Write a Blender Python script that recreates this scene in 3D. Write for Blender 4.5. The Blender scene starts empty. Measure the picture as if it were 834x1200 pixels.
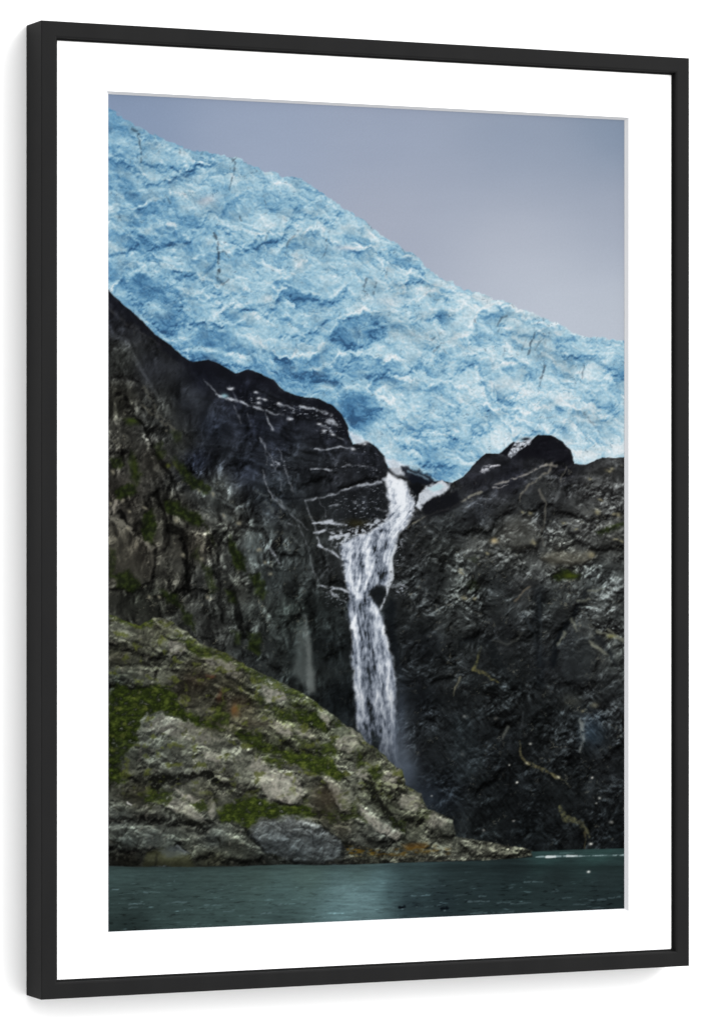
import numpy as np
# ---- procedural picture toolkit: every function works on coordinate arrays X, Y of the printed sheet
_rs = np.random.RandomState(11)
_PERM = _rs.permutation(4096).astype(np.int32)
_ANG = _rs.rand(4096).astype(np.float32) * 2 * np.pi
_GX, _GY = np.cos(_ANG), np.sin(_ANG)
_RV = _rs.rand(4096).astype(np.float32)
def _hash(i, j, s):
    return _PERM[(_PERM[(i + s * 131) & 4095] + j) & 4095]
from concurrent.futures import ThreadPoolExecutor
_POOL = ThreadPoolExecutor(8)
def _split(fn, x, y, s):
    if np.ndim(x) < 2 or x.size < 60000: return fn(x, y, s)
    n = 8; e = [len(x) * k // n for k in range(n + 1)]
    parts = list(_POOL.map(lambda k: fn(x[e[k]:e[k + 1]], y[e[k]:e[k + 1]], s), range(n)))
    if isinstance(parts[0], tuple): return tuple(np.concatenate(p) for p in zip(*parts))
    return np.concatenate(parts)
def perlin(x, y, s=0): return _split(_perlin, x, y, s)
def worley(x, y, s=0): return _split(_worley, x, y, s)
def _perlin(x, y, s=0):
    xi = np.floor(x).astype(np.int32); yi = np.floor(y).astype(np.int32)
    xf = (x - xi).astype(np.float32); yf = (y - yi).astype(np.float32)
    u = xf * xf * xf * (xf * (xf * 6 - 15) + 10); v = yf * yf * yf * (yf * (yf * 6 - 15) + 10)
    def g(a, b):
        h = _hash(xi + a, yi + b, s); return _GX[h] * (xf - a) + _GY[h] * (yf - b)
    n0 = g(0, 0); n0 = n0 + u * (g(1, 0) - n0)
    n1 = g(0, 1); n1 = n1 + u * (g(1, 1) - n1)
    return 1.5 * (n0 + v * (n1 - n0))
def fbm(x, y, o=5, s=0, gain=.5, lac=2.03):
    t = 0; a = 1.; n = 0
    for k in range(o):
        t = t + a * perlin(x, y, s + k * 7); n += a; a *= gain; x = x * lac + 13.7; y = y * lac + 5.1
    return t / n
def ridged(x, y, o=5, s=0, gain=.55, lac=2.03):
    t = 0; a = 1.; n = 0
    for k in range(o):
        r = 1 - np.abs(perlin(x, y, s + k * 7)) * 1.6
        t = t + a * r; n += a; a *= gain; x = x * lac + 3.7; y = y * lac + 9.1
    return t / n
def _worley(x, y, s=0):
    xi = np.floor(x).astype(np.int32); yi = np.floor(y).astype(np.int32)
    f1 = np.full(x.shape, 9., np.float32); f2 = f1.copy(); idv = np.zeros(x.shape, np.float32)
    for a in (-1, 0, 1):
        for b in (-1, 0, 1):
            h = _hash(xi + a, yi + b, s)
            d = (xi + a + _RV[h] - x) ** 2 + (yi + b + _RV[(h + 977) & 4095] - y) ** 2
            m = d < f1
            f2 = np.where(m, f1, np.minimum(f2, d)); idv = np.where(m, _RV[(h + 333) & 4095], idv); f1 = np.where(m, d, f1)
    return np.sqrt(f1), np.sqrt(f2), idv
def _facet(x, y, s=0):
    xi = np.floor(x).astype(np.int32); yi = np.floor(y).astype(np.int32)
    f1 = np.full(x.shape, 9., np.float32); f2 = f1.copy(); hh = np.zeros(x.shape, np.int32); dx = f1.copy(); dy = f1.copy()
    for a in (-1, 0, 1):
        for b in (-1, 0, 1):
            h = _hash(xi + a, yi + b, s); ex = (x - xi - a - _RV[h]).astype(np.float32); ey = (y - yi - b - _RV[(h + 977) & 4095]).astype(np.float32)
            d = np.maximum(np.abs(ex), np.abs(ey)) * .6 + .4 * np.sqrt(ex * ex + ey * ey); m = d < f1
            f2 = np.where(m, f1, np.minimum(f2, d)); hh = np.where(m, h, hh); dx = np.where(m, ex, dx); dy = np.where(m, ey, dy); f1 = np.where(m, d, f1)
    r1, r2, r3 = _RV[(hh + 101) & 4095] - .5, _RV[(hh + 707) & 4095], _RV[(hh + 1303) & 4095] - .5
    return (-.9 * (.4 + r2) * dy + 1.1 * r1 * dx + .55 * r3).astype(np.float32), (f2 - f1).astype(np.float32)
def facet(x, y, s=0):
    """broken blocks: every cell is a tilted plane, pale at its upper side; also the gap width"""
    return _split(_facet, x, y, s)
def ss(a, b, x):
    t = np.clip((x - a) / (b - a), 0, 1); return t * t * (3 - 2 * t)
def mix(a, b, t):
    return a + (b - a) * t[..., None]
def rgb(*c):
    return np.array(c, np.float32)
def ramp(s, stops):
    p = [k for k, _ in stops]; return np.stack([np.interp(s, p, [c[i] for _, c in stops]) for i in range(3)], -1).astype(np.float32)

class Sheet:
    def __init__(self, X, Y):
        self.X = X.astype(np.float32); self.Y = Y.astype(np.float32)
        self.cx = self.X.mean(0); self.ry0 = self.Y.min(1); self.ry1 = self.Y.max(1)
        self.px = abs(self.cx[1] - self.cx[0])
        X, Y = self.X, self.Y
        # shared wobble fields that make every traced edge uneven
        self.w1x = fbm(X / 9, Y / 9, 3, 50); self.w1y = fbm(X / 9, Y / 9, 3, 60)
        self.w2x = fbm(X / 34, Y / 34, 4, 70); self.w2y = fbm(X / 34, Y / 34, 4, 80)
    def box(self, pts, pad):
        pts = np.asarray(pts, float)
        c = np.where((self.cx >= pts[:, 0].min() - pad) & (self.cx <= pts[:, 0].max() + pad))[0]
        r = np.where((self.ry1 >= pts[:, 1].min() - pad) & (self.ry0 <= pts[:, 1].max() + pad))[0]
        if len(c) == 0 or len(r) == 0: return None
        return slice(r[0], r[-1] + 1), slice(c[0], c[-1] + 1)
    def warped(self, b, rough):
        return (self.X[b] + rough * (2.2 * self.w1x[b] + 3 * self.w2x[b]), self.Y[b] + rough * (2.2 * self.w1y[b] + 3 * self.w2y[b]))
    def poly(self, pts, soft=2., rough=1.):
        """coverage 0..1 of a closed outline"""
        out = np.zeros(self.X.shape, np.float32); b = self.box(pts, soft + 6 * rough + 3)
        if b is None: return out
        x, y = self.warped(b, rough)
        d = np.full(x.shape, 1e9, np.float32); ins = np.zeros(x.shape, bool)
        n = len(pts)
        for i in range(n):
            ax, ay = pts[i]; bx, by = pts[(i + 1) % n]
            ex, ey = bx - ax, by - ay; L = ex * ex + ey * ey + 1e-9
            t = np.clip(((x - ax) * ex + (y - ay) * ey) / L, 0, 1)
            d = np.minimum(d, (x - ax - t * ex) ** 2 + (y - ay - t * ey) ** 2)
            if ay != by:
                c = ((ay > y) != (by > y)) & (x < ex * (y - ay) / ey + ax); ins ^= c
        d = np.sqrt(d); d = np.where(ins, d, -d)
        out[b] = ss(-soft, soft, d); return out
    def line(self, pts, w=2., w2=None, soft=1., rough=1., brk=0., seed=0):
        """coverage of an open stroke tapering from w to w2 (full widths); brk breaks it up"""
        out = np.zeros(self.X.shape, np.float32)
        if w2 is None: w2 = w
        b = self.box(pts, max(w, w2) + soft + 6 * rough + 3)
        if b is None: return out
        x, y = self.warped(b, rough)
        seg = [np.hypot(pts[i + 1][0] - pts[i][0], pts[i + 1][1] - pts[i][1]) for i in range(len(pts) - 1)]
        tot = sum(seg); acc = 0; best = np.full(x.shape, -1e9, np.float32)
        for i in range(len(pts) - 1):
            ax, ay = pts[i]; bx, by = pts[i + 1]; ex, ey = bx - ax, by - ay; L = ex * ex + ey * ey + 1e-9
            t = np.clip(((x - ax) * ex + (y - ay) * ey) / L, 0, 1)
            d = np.hypot(x - ax - t * ex, y - ay - t * ey)
            ww = w + (w2 - w) * (acc + t * seg[i]) / tot
            best = np.maximum(best, ww / 2 - d); acc += seg[i]
        best = best + min(w, w2) * .22 * (self.w1x[b] * 2.4) + .35 * max(w, w2) * self.w2y[b] * 1.6
        m = ss(-soft, soft, best)
        if brk: m = m * ss(-.25, .25, fbm(self.X[b] / 5, self.Y[b] / 5, 3, 200 + seed) + .35 - brk)
        out[b] = m; return out
    def blob(self, cx, cy, rx, ry=None, ang=0., rough=.6):
        ry = ry or rx; out = np.zeros(self.X.shape, np.float32); R = max(rx, ry) * 1.5 + 6
        b = self.box([(cx - R, cy - R), (cx + R, cy + R)], 0)
        if b is None: return out
        x, y = self.warped(b, rough); x = x - cx; y = y - cy; a = np.radians(ang)
        u = (x * np.cos(a) + y * np.sin(a)) / rx; v = (-x * np.sin(a) + y * np.cos(a)) / ry
        out[b] = np.exp(-1.4 * (u * u + v * v)); return out
    def grad(self, h):
        gy, gx = np.gradient(h); return gx / self.px, gy / self.px

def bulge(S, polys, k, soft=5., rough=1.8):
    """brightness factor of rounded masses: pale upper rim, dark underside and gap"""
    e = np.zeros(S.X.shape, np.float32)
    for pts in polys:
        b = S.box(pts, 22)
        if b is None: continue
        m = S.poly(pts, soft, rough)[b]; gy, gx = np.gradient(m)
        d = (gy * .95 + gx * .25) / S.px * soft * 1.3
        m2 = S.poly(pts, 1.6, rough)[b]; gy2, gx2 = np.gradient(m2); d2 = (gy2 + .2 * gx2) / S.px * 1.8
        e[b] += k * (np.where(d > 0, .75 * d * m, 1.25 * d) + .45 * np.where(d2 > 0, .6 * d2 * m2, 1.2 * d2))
    return e

def relief(S, wx, wy, bands, lx, ly):
    """sum of side-lit noise bands (scale, weight, seed, stretch, angle, kind); each band is normalised"""
    out = 0
    for sc, w, seed, st, deg, kind in bands:
        t = np.radians(deg); p = (wx * np.cos(t) + wy * np.sin(t)) / (sc * st); q = (-wx * np.sin(t) + wy * np.cos(t)) / sc
        if kind == 'r': h = ridged(p, q, 2, seed, .4)
        elif kind == 'w':
            a, b, c = worley(p, q, seed); h = np.minimum(b - a, .5) + .8 * c
        else: h = fbm(p, q, 2, seed, .4)
        gx, gy = S.grad(h); d = lx * gx + ly * gy
        d = d / (d.std() + 1e-6); out = out + w * np.tanh(d * .7) * 1.3
    return out

def tone(pts, X, Y, rad=1.0):
    """smooth field through scattered (x, y, value...) samples: normalised inverse distance"""
    pts = np.asarray(pts, np.float32); k = pts.shape[1] - 2
    num = np.zeros(X.shape + (k,), np.float32); den = np.zeros(X.shape, np.float32)
    n = 8; e = [len(X) * q // n for q in range(n + 1)]
    def job(q):
        r = slice(e[q], e[q + 1])
        for p in pts:
            w = (X[r] - p[0]) ** 2 + (Y[r] - p[1]) ** 2 + 60 * rad; w = 1 / (w * np.sqrt(w))
            den[r] += w; num[r] += w[..., None] * p[2:]
    list(_POOL.map(job, range(n)))
    return num / den[..., None]

SKY = [(127,126),(139,134),(145,139),(159,149),(170,154),(193,163),(213,170.5),(238,178),(256,180),(279,185),(294,192),(311,201),(320,203),(331,207),(339,205),(353,209),(370,218),(388,232),(403,243),(416,252),(433,263),(446,274),(457,283),(471,290),(486,300),(499,312),(509,320),(530,329),(545,339),(565,344),(580,352),(593,354),(608,363),(618,364),(638,371),(653,381),(671,388),(691,395),(711,398),(740,400)]
ICEB = [(120,334),(127,340),(140,352),(155,365),(170,379),(183,392),(198,403),(213,416),(226,424),(246,422),(261,428),(276,437),(291,433),(306,438),(321,446),(335,458),(353,464),(373,467),(388,474),(401,487),(408,501),(409,511),(414,520),(428,516),(438,521),(451,535),(454,548),(471,547),(485,556),(501,565),(516,564),(530,565),(543,559),(558,541),(570,531),(585,532),(603,519),(623,516),(631,510),(646,510),(658,517),(668,528),(673,543),(686,545),(706,536),(740,536)]
HILL = [(115,719),(127,719),(148,728),(165,733),(180,724),(195,725),(216,738),(233,753),(256,762),(276,771),(291,782),(311,791),(330,799),(345,807),(368,822),(388,836),(406,851),(421,859),(433,873),(448,883),(457,893),(471,903),(475,921),(494,931),(501,949),(519,955),(530,962),(535,981),(555,984),(580,989),(605,993),(624,998)]
SHORE = [(624,1004),(605,1006),(580,1007.5),(530,1009.6),(470,1011),(418,1013.4),(370,1014),(330,1013.4),(280,1015.5),(228,1016),(165,1016),(127,1014.7),(115,1014.7)]

def paint(X, Y):
    S = Sheet(X, Y); X, Y = S.X, S.Y
    n1 = fbm(X / 3.2, Y / 3.2, 3, 1)                      # fine grain shared by all
    # ------------------------------------------------------------ sky
    sky = tone([(127,110,126,140,170),(300,140,146,156,182),(450,150,150,158,182),(600,150,142,151,174),(732,150,124,137,162),(732,260,158,163,182),(450,260,164,168,187),(600,300,174,177,194),(732,380,176,179,194),(640,360,178,181,197),(300,190,156,165,189),(160,140,136,149,178)], X, Y, 60)
    sky = sky + rgb(1, 4, 1) + rgb(9, 10, 9) * (ss(220, 380, Y) * ss(420, 640, X))[..., None]
    img = sky + 1.5 * fbm(X / 70, Y / 25, 3, 5)[..., None]
    # ------------------------------------------------------------ glacier
    th = np.radians(33)
    qx = fbm(X / 55, Y / 45, 4, 21); qy = fbm(X / 55, Y / 45, 4, 31)
    wx = X + 26 * qx + 9 * fbm(X / 17 + 2 * qy, Y / 15, 3, 23); wy = Y + 22 * qy + 8 * fbm(X / 17, Y / 15 + 2 * qx, 3, 33)
    u = wx * np.cos(th) + wy * np.sin(th); v = -wx * np.sin(th) + wy * np.cos(th)
    rel = relief(S, wx, wy, [(60,1.1,2,1.6,25,'f'),(38,1.0,3,1.5,30,'f'),(26,1.1,5,1.4,15,'w'),(17,.7,9,1.4,35,'f'),(12,.7,12,1.3,10,'w'),(7.5,.5,14,1.3,30,'f'),(4,.22,16,1.2,30,'f')], .4, -.9)
    s = tone([(135,150,.40),(150,180,.46),(135,215,.44),(200,185,.52),(180,215,.60),(280,200,.52),(240,215,.62),(300,260,.56),(200,290,.50),(140,280,.54),(150,320,.56),(170,355,.48),(200,380,.40),(230,330,.58),(270,340,.62),(300,300,.56),(340,230,.52),(360,260,.58),(400,270,.62),(350,300,.56),(420,300,.62),(340,345,.56),(380,350,.60),(440,330,.62),(480,330,.66),(520,350,.66),(300,380,.56),(340,390,.64),(300,430,.46),(260,400,.42),(345,440,.40),(400,440,.50),(380,410,.52),(420,390,.44),(470,400,.60),(450,440,.58),(500,410,.62),(420,480,.34),(470,500,.66),(450,520,.62),(520,450,.62),(520,500,.56),(510,545,.50),(560,370,.68),(550,410,.58),(600,380,.66),(590,430,.68),(550,450,.66),(600,470,.72),(550,490,.54),(570,510,.62),(620,490,.74),(650,410,.64),(640,440,.66),(700,420,.62),(720,430,.54),(680,450,.70),(660,480,.72),(710,480,.60),(690,520,.70),(720,520,.70),(720,400,.64)], X, Y, 4)[..., 0]
    r1 = ridged(u / 58, v / 26, 3, 92, .5); r2 = ridged(u / 24, v / 11, 3, 94, .5)
    s0 = s.copy(); c1 = np.tanh(5 * fbm(wx / 30 + .4, wy / 15, 3, 25)); c2 = np.tanh(5 * fbm(wx / 15, wy / 8, 3, 27)); c3 = np.tanh(4 * fbm(wx / 8, wy / 5, 3, 29))
    s = s - .05 * ss(420, 200, X) - .005 + .022 * c1 + .025 * c2 + .02 * c3 - .044 * rel + .06 * (ss(.5, .98, r1) - .45) + .03 * (ss(.5, .98, r2) - .45) + .24 * fbm(wx / 36, wy / 25, 5, 15, .5) + .012 * n1
    # crevasse lines
    ux = X + .45 * (wx - X); uy = Y + .45 * (wy - Y); t = np.radians(24)
    fu = (ux * np.cos(t) + uy * np.sin(t)); fv = (-ux * np.sin(t) + uy * np.cos(t))
    j1 = fbm(X / 7, Y / 6, 3, 401); j2 = fbm(X / 7, Y / 6, 3, 403)
    fa, ga = facet(fu / 34 + .12 * j1, fv / 19 + .2 * j2, 405); fb_, gb = facet(fu / 15 + .2 * j2, fv / 9 + .25 * j1, 407); fc, gc = facet(fu / 7.5 + .3 * j1, fv / 5 + .3 * j2, 409)
    fold = np.tanh(3.2 * fbm((X * np.cos(th) + Y * np.sin(th)) / 95 + .5 * qx, (-X * np.sin(th) + Y * np.cos(th)) / 26 + 1.1 * qy, 3, 415)); s = s + .085 * fold
    calm = .3 + .75 * ss(-.25, .2, fbm(X / 55, Y / 45, 3, 411)) * ss(130, 260, X + .6 * (Y - 150))
    s = s + calm * (.15 * fa + .11 * fb_ + .07 * fc) - calm * (.07 * ss(.10, .0, ga) + .05 * ss(.12, .0, gb))
    cr = ridged(u / 42, v / 15, 3, 90, .5); s = s - .05 * ss(.86, .97, cr) * ss(-.2, .3, fbm(X / 50, Y / 50, 2, 91))
    irr = fbm(wx / 16, wy / 11, 4, 97) * 1.2
    def dark(m, a):
        nonlocal s; s = s - .72 * a * m * np.clip(1 + .9 * irr, .2, 1.8)
    P, B = S.poly, S.blob
    def Ln(p, w=2., w2=None, soft=1., rough=1., brk=0., seed=0): return S.line(p, w, w2, soft, rough, brk, seed)
    rs = 2.2                                               # ice outlines are rougher than rock ones
    # blue hollows and lit rims traced on the sheet
    dark(P([(124,203),(148,205),(158,217),(171,237),(158,239),(142,228),(132,222),(124,224)], 3), .24)
    dark(P([(126,206),(146,209),(156,222),(163,236),(150,232)], 4), .08)
    dark(Ln([(124,224),(135,224),(150,237),(160,242)], 3, 2, 2), -.16)
    dark(Ln([(127,183),(153,196),(168,214),(178,226)], 4, 2, 3), -.10)
    dark(P([(148,262),(158,245),(175,238),(192,228),(202,229),(198,244),(201,258),(188,262),(172,266)], 3, 1.6), .20)
    dark(Ln([(150,268),(172,270),(200,262),(210,268)], 3, 2, 2), -.13)
    dark(P([(208,229),(236,226),(234,238),(214,240)], 3), .12)
    dark(Ln([(162,240),(180,236),(196,226),(206,224),(222,228),(236,227)], 2.2, 1.5, 1.5), -.14)
    dark(B(218,261,14,9,20), .15); dark(B(198,273,12,8), .15); dark(B(166,290,18,8,20), .14); dark(B(140,292,10,4,25), -.12)
    dark(Ln([(254,262),(266,244),(282,230),(300,223),(312,221)], 7, 5, 3), .20)
    dark(Ln([(254,254),(264,238),(281,225),(300,218),(312,217),(330,214)], 3, 2, 1.5), -.13)
    dark(Ln([(190,215),(210,204),(230,190),(246,186)], 4, 2, 3), -.07)
    dark(B(170,205,26,5,10), -.05); dark(B(290,232,20,7,-30), .08)
    dark(P([(353,209),(370,217),(388,231),(396,240),(382,233),(366,224),(352,222),(342,215)], 4), .17)
    dark(B(330,250,16,10), .09); dark(B(385,320,26,10,-15), .09); dark(B(348,345,26,6,12), .12); dark(B(390,336,14,5,-10), .15)
    dark(Ln([(324,268),(340,262),(360,258),(376,262)], 3, 2, 2), -.08)
    dark(Ln([(320,292),(334,290),(350,282),(366,278),(378,290),(400,290)], 3, 2, 2), -.09)
    dark(Ln([(322,325),(345,323),(372,325),(392,322),(404,330)], 3, 2, 2), -.08)
    dark(P([(384,388),(397,372),(420,366),(444,366),(446,384),(434,402),(416,410),(394,402)], 4, 1.4), .26)
    dark(B(415,392,12,12), .08)
    dark(P([(496,366),(517,364),(532,372),(530,382),(498,381)], 3, 1.5), .24)
    dark(P([(548,386),(566,386),(586,394),(590,406),(572,412),(556,402)], 4, 1.4), .15)
    dark(Ln([(542,388),(551,403),(570,412),(590,420)], 4, 2, 2), -.10)
    dark(P([(650,391),(664,389),(680,394),(676,401),(660,400)], 2, 1), .20); dark(B(667,398,5,2), .15)
    dark(Ln([(620,394),(645,396),(668,387),(690,392),(716,398),(733,402)], 3, 3, 2), -.07)
    dark(P([(696,460),(704,457),(716,466),(722,480),(712,484),(700,476)], 3, 1), .20)
    dark(P([(714,423),(724,420),(734,428),(734,438),(722,436)], 3, 1), .18); dark(B(703,420,9,16,0), .09)
    dark(Ln([(562,432),(565,446),(570,460),(577,474)], 4, 3, 1.5, .6), .24); dark(Ln([(563,429),(574,428),(584,423)], 5, 2, 1.5), .20)
    dark(Ln([(557,425),(560,445),(565,462)], 4, 3, 2), -.13)
    dark(P([(568,424),(590,420),(600,424),(596,432),(576,432)], 2), -.07)
    dark(P([(520,474),(540,468),(565,474),(572,490),(568,516),(545,522),(524,510)], 6, 1.5), .13)
    dark(Ln([(570,482),(573,500),(574,516)], 3, 2, 1.5), .20)
    for a in ([(592,487),(606,494)], [(594,500),(600,508)], [(603,482),(611,481)], [(680,510),(690,519)], [(699,514),(706,527)], [(651,478),(664,484)], [(684,508),(696,520)]):
        dark(Ln(a, 2.6, 1.2, 1, .4), .26)
    dark(P([(690,485),(700,484),(712,500),(726,506),(726,512),(706,512)], 3), .15)
    dark(P([(140,322),(160,318),(190,345),(212,378),(206,396),(184,384),(160,356)], 8, 2), .09)
    dark(B(176,335,8,14,-20), .12); dark(B(198,362,10,18,-25), .14); dark(Ln([(146,330),(160,316),(172,308),(190,314)], 4, 3, 2), -.10)
    dark(Ln([(172,376),(184,385),(196,399)], 3, 4, 2), -.14)
    dark(P([(226,392),(250,384),(270,388),(296,400),(300,412),(270,408),(240,404)], 5, 1.6), .18)
    dark(Ln([(212,411),(224,408),(241,409),(256,412),(271,415),(286,419)], 5, 4, 2, .6), -.18)
    dark(Ln([(216,418),(236,416),(258,422),(276,430)], 4, 5, 2.5), .13)
    dark(Ln([(208,402),(220,390),(230,376)], 3, 2, 2), -.12); dark(B(256,396,14,7,20), .10); dark(Ln([(270,402),(300,403),(318,396)], 4, 2, 2.5), -.10)
    dark(P([(318,430),(338,436),(362,430),(392,440),(400,452),(386,466),(360,460),(336,452),(318,440)], 5, 1.4), .15)
    dark(Ln([(362,434),(374,430),(390,428),(396,420)], 3.5, 2, 2), -.17); dark(Ln([(350,418),(372,408),(392,404),(410,418),(424,414)], 2.5, 2, 2), -.10)
    dark(Ln([(322,404),(330,418),(350,414),(368,414)], 4, 3, 3), -.13); dark(P([(352,385),(372,382),(384,390),(374,398),(358,397)], 3), -.12)
    dark(P([(398,464),(412,461),(441,463),(447,480),(438,496),(428,511),(410,500),(396,480)], 4, 1), .22)
    dark(P([(412,464),(441,464),(443,474),(430,484)], 4, 1), .14)
    dark(Ln([(403,454),(420,457),(440,461),(452,452)], 3, 2, 1.5), -.16)
    dark(Ln([(440,462),(444,470),(452,478)], 4, 3, 2), -.16)
    dark(P([(496,450),(508,446),(523,448),(520,460),(504,460)], 3), .19); dark(P([(499,490),(516,486),(530,492),(528,508),(508,508),(500,500)], 4, 1.4), .16)
    dark(Ln([(504,510),(520,512),(536,504)], 3, 2, 2), -.12)
    dark(P([(484,542),(505,541),(530,544),(538,556),(516,566),(498,562)], 4), .16)
    dark(B(412,424,16,14), .07); dark(Ln([(428,448),(440,434),(452,426)], 4, 3, 3), .08); dark(B(400,430,10,9), .10)
    dark(B(470,520,26,24), -.03); dark(B(380,512,3,3), 0)
    dark(Ln([(676,536),(690,534),(712,527),(736,524)], 8, 9, 3), -.12)
    for (bx, by, r, a, k) in ((600,450,22,8,.10),(625,470,16,6,.08),(545,470,12,8,.10),(530,432,10,5,.12),(655,470,12,6,.08),(640,500,12,6,.08),(690,440,18,6,.07),(265,320,22,5,.09),(300,360,24,5,.08),(240,368,18,5,.10),(330,400,20,5,.09),(470,370,24,5,.07),(480,440,18,5,.09),(460,480,20,7,.07),(520,520,16,6,.05),(490,350,16,4,.07),(170,300,18,4,.08),(225,300,18,4,.06)):
        dark(B(bx, by, r, a, 18, 1.5), -k)
    HM = [[(127,183),(153,196),(170,215),(200,212),(240,190),(200,175),(150,160)],[(150,262),(176,238),(200,226),(236,228),(246,250),(220,280),(180,290)],[(254,262),(270,240),(300,220),(330,214),(350,240),(330,280),(280,290)],[(339,207),(370,220),(400,247),(390,262),(350,250),(335,225)],[(200,280),(240,262),(252,300),(240,330),(205,320)],[(145,325),(172,308),(200,330),(215,370),(200,395),(165,365)],[(213,410),(240,408),(286,418),(290,432),(250,424),(226,424)],[(384,388),(400,368),(444,364),(450,390),(430,406),(400,408)],[(260,330),(300,320),(330,345),(310,370),(270,360)],[(330,320),(380,312),(410,335),(390,355),(340,350)],[(320,360),(360,350),(385,372),(360,398),(325,390)],[(330,420),(380,408),(410,425),(395,448),(345,440)],[(420,410),(470,395),(500,415),(480,440),(430,440)],[(446,460),(480,445),(505,470),(490,510),(455,500)],[(500,400),(545,390),(560,420),(530,440)],[(563,430),(600,424),(620,440),(600,470),(575,470)],[(520,474),(560,466),(575,500),(545,525),(520,505)],[(600,480),(640,470),(660,495),(640,510),(605,510)],[(650,392),(690,395),(700,420),(660,420)],[(690,455),(710,450),(728,480),(705,490)],[(440,300),(480,300),(500,330),(460,335)],[(470,340),(520,340),(530,370),(480,372)],[(580,358),(620,368),(640,395),(590,392)],[(700,402),(740,405),(740,440),(712,432)],[(470,520),(510,515),(530,545),(490,545)],[(127,250),(150,258),(160,290),(127,300)],[(210,340),(250,340),(262,380),(220,380)],[(160,160),(230,180),(250,190),(200,200),(165,190)]]
    s = s + bulge(S, HM, .17, 6., 2.6)
    CREST = [([(127,183),(140,187),(155,198),(170,206)],1),([(127,248),(143,238),(158,242),(170,237),(185,231),(200,226)],1),([(127,261),(140,271),(158,281),(170,291),(185,301)],1),([(180,264),(196,261),(216,274),(221,286)],1),([(160,274),(178,271),(196,276)],.7),([(196,208),(211,201),(226,191),(246,186),(261,181)],.8),([(261,261),(281,271),(306,276),(330,274)],.8),([(226,301),(246,291),(271,294),(296,284),(321,261)],.9),([(320,296),(335,286),(353,271),(375,266),(385,276),(403,288),(423,293)],1.1),([(320,329),(340,319),(363,306),(393,311)],.9),([(320,354),(335,331),(355,341),(380,349),(403,336),(426,351)],1),([(396,288),(431,291),(451,296),(471,298),(494,311),(506,324)],1.1),([(469,341),(481,321),(491,321),(506,331),(530,336)],1),([(466,356),(484,351),(511,341),(530,346)],.9),([(320,366),(343,374),(358,381),(363,390)],1),([(530,363),(545,358),(560,363),(580,366)],.9),([(530,391),(545,398),(558,413),(580,421),(593,424)],1.2),([(550,386),(563,366),(578,356),(603,363),(626,376),(651,383)],.9),([(588,429),(618,424),(626,441)],.9),([(563,444),(580,451),(593,469),(613,461),(631,456)],1.1),([(636,416),(661,436),(691,441),(716,446)],1),([(651,391),(671,388),(701,396),(731,401)],.8),([(127,340),(140,323),(155,315),(178,318),(193,315),(206,348),(226,373),(251,381)],1.1),([(190,310),(221,318),(241,328),(253,338)],.9),([(253,368),(281,358),(301,350),(330,348)],1),([(246,375),(271,378),(296,370),(330,375)],1),([(203,401),(221,391),(238,375)],1),([(291,398),(311,403),(330,421)],1),([(320,413),(335,420),(358,418),(378,405),(390,395)],1.2),([(363,433),(385,428),(405,413),(426,413),(441,418)],1.2),([(403,453),(431,455),(441,435),(456,420),(481,423)],1.2),([(453,440),(481,445),(496,455),(530,443)],1.1),([(441,465),(461,473),(471,488),(496,506),(530,511)],1),([(530,448),(545,455),(563,473),(578,480),(596,501),(606,511)],1.2),([(580,478),(613,483),(636,475),(666,475),(681,483)],1),([(386,390),(398,371),(420,365),(446,364)],1.3),([(655,500),(668,480),(690,478),(712,492)],.8),([(450,500),(470,515),(500,520),(528,514)],.8),([(430,385),(460,378),(490,372)],.8),([(500,425),(520,408),(545,402)],.9),([(600,400),(640,405),(680,420)],.7),([(215,340),(240,350),(262,345),(290,335)],.8),([(140,300),(160,296),(180,305)],.8)]
    for p, a in CREST:
        a = a * .25; q = [(x + 2.5, y + 5.5) for x, y in p]; q2 = [(x + 4, y + 11) for x, y in p]
        s = s + a * S.line(p, 3.4, 2.2, 2.2, 2.6) * np.clip(.75 + .9 * irr, .15, 1.4) - .62 * a * S.line(q, 5, 4, 3., 2.6) * np.clip(.8 + .9 * irr, .2, 1.5) - .30 * a * S.line(q2, 10, 7, 6, 2.6)
    ice = ramp(s, [(-.1,(48,84,120)),(.08,(68,114,152)),(.25,(98,146,179)),(.40,(130,172,196)),(.55,(160,195,212)),(.68,(186,211,222)),(.80,(207,223,230)),(.95,(224,232,236)),(1.2,(234,238,240))])
    # green-grey dirt veils and black cracks
    dirt = ss(.02, .45, fbm(X / 26, Y / 20, 5, 130)) * .38
    dirt = dirt * (1 - .5 * ss(420, 560, Y))
    ice = mix(ice, ice * .5 + rgb(62, 72, 78), np.clip(1.3 * dirt, 0, 1))
    blk = ss(.25, .6, fbm(X / 9, Y / 7, 5, 160, .65)) * ss(0, .35, fbm(X / 40, Y / 34, 3, 165))
    ice = mix(ice, rgb(70, 92, 112), np.clip(.6 * blk, 0, 1))
    for (bx, by, r, a, k) in ((625,400,30,16,.32),(645,420,26,10,.3),(665,432,18,10,.25),(592,372,10,8,.4),(230,232,30,8,.35),(470,338,14,10,.35),(270,200,30,10,.2),(440,335,14,12,.35),(360,285,30,12,.3),(690,490,26,12,.35),(506,340,14,10,.3),(470,385,26,16,.25),(250,325,26,12,.25),(170,195,20,26,.2),(145,255,14,8,.35),(500,395,22,14,.3)):
        m = B(bx, by, r, a, 20, 2) * k * (0.6 + .8 * ss(-.2, .4, fbm(X / 8, Y / 6, 4, 140)))
        ice = mix(ice, rgb(108, 132, 146), np.clip(m, 0, .8))
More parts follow.
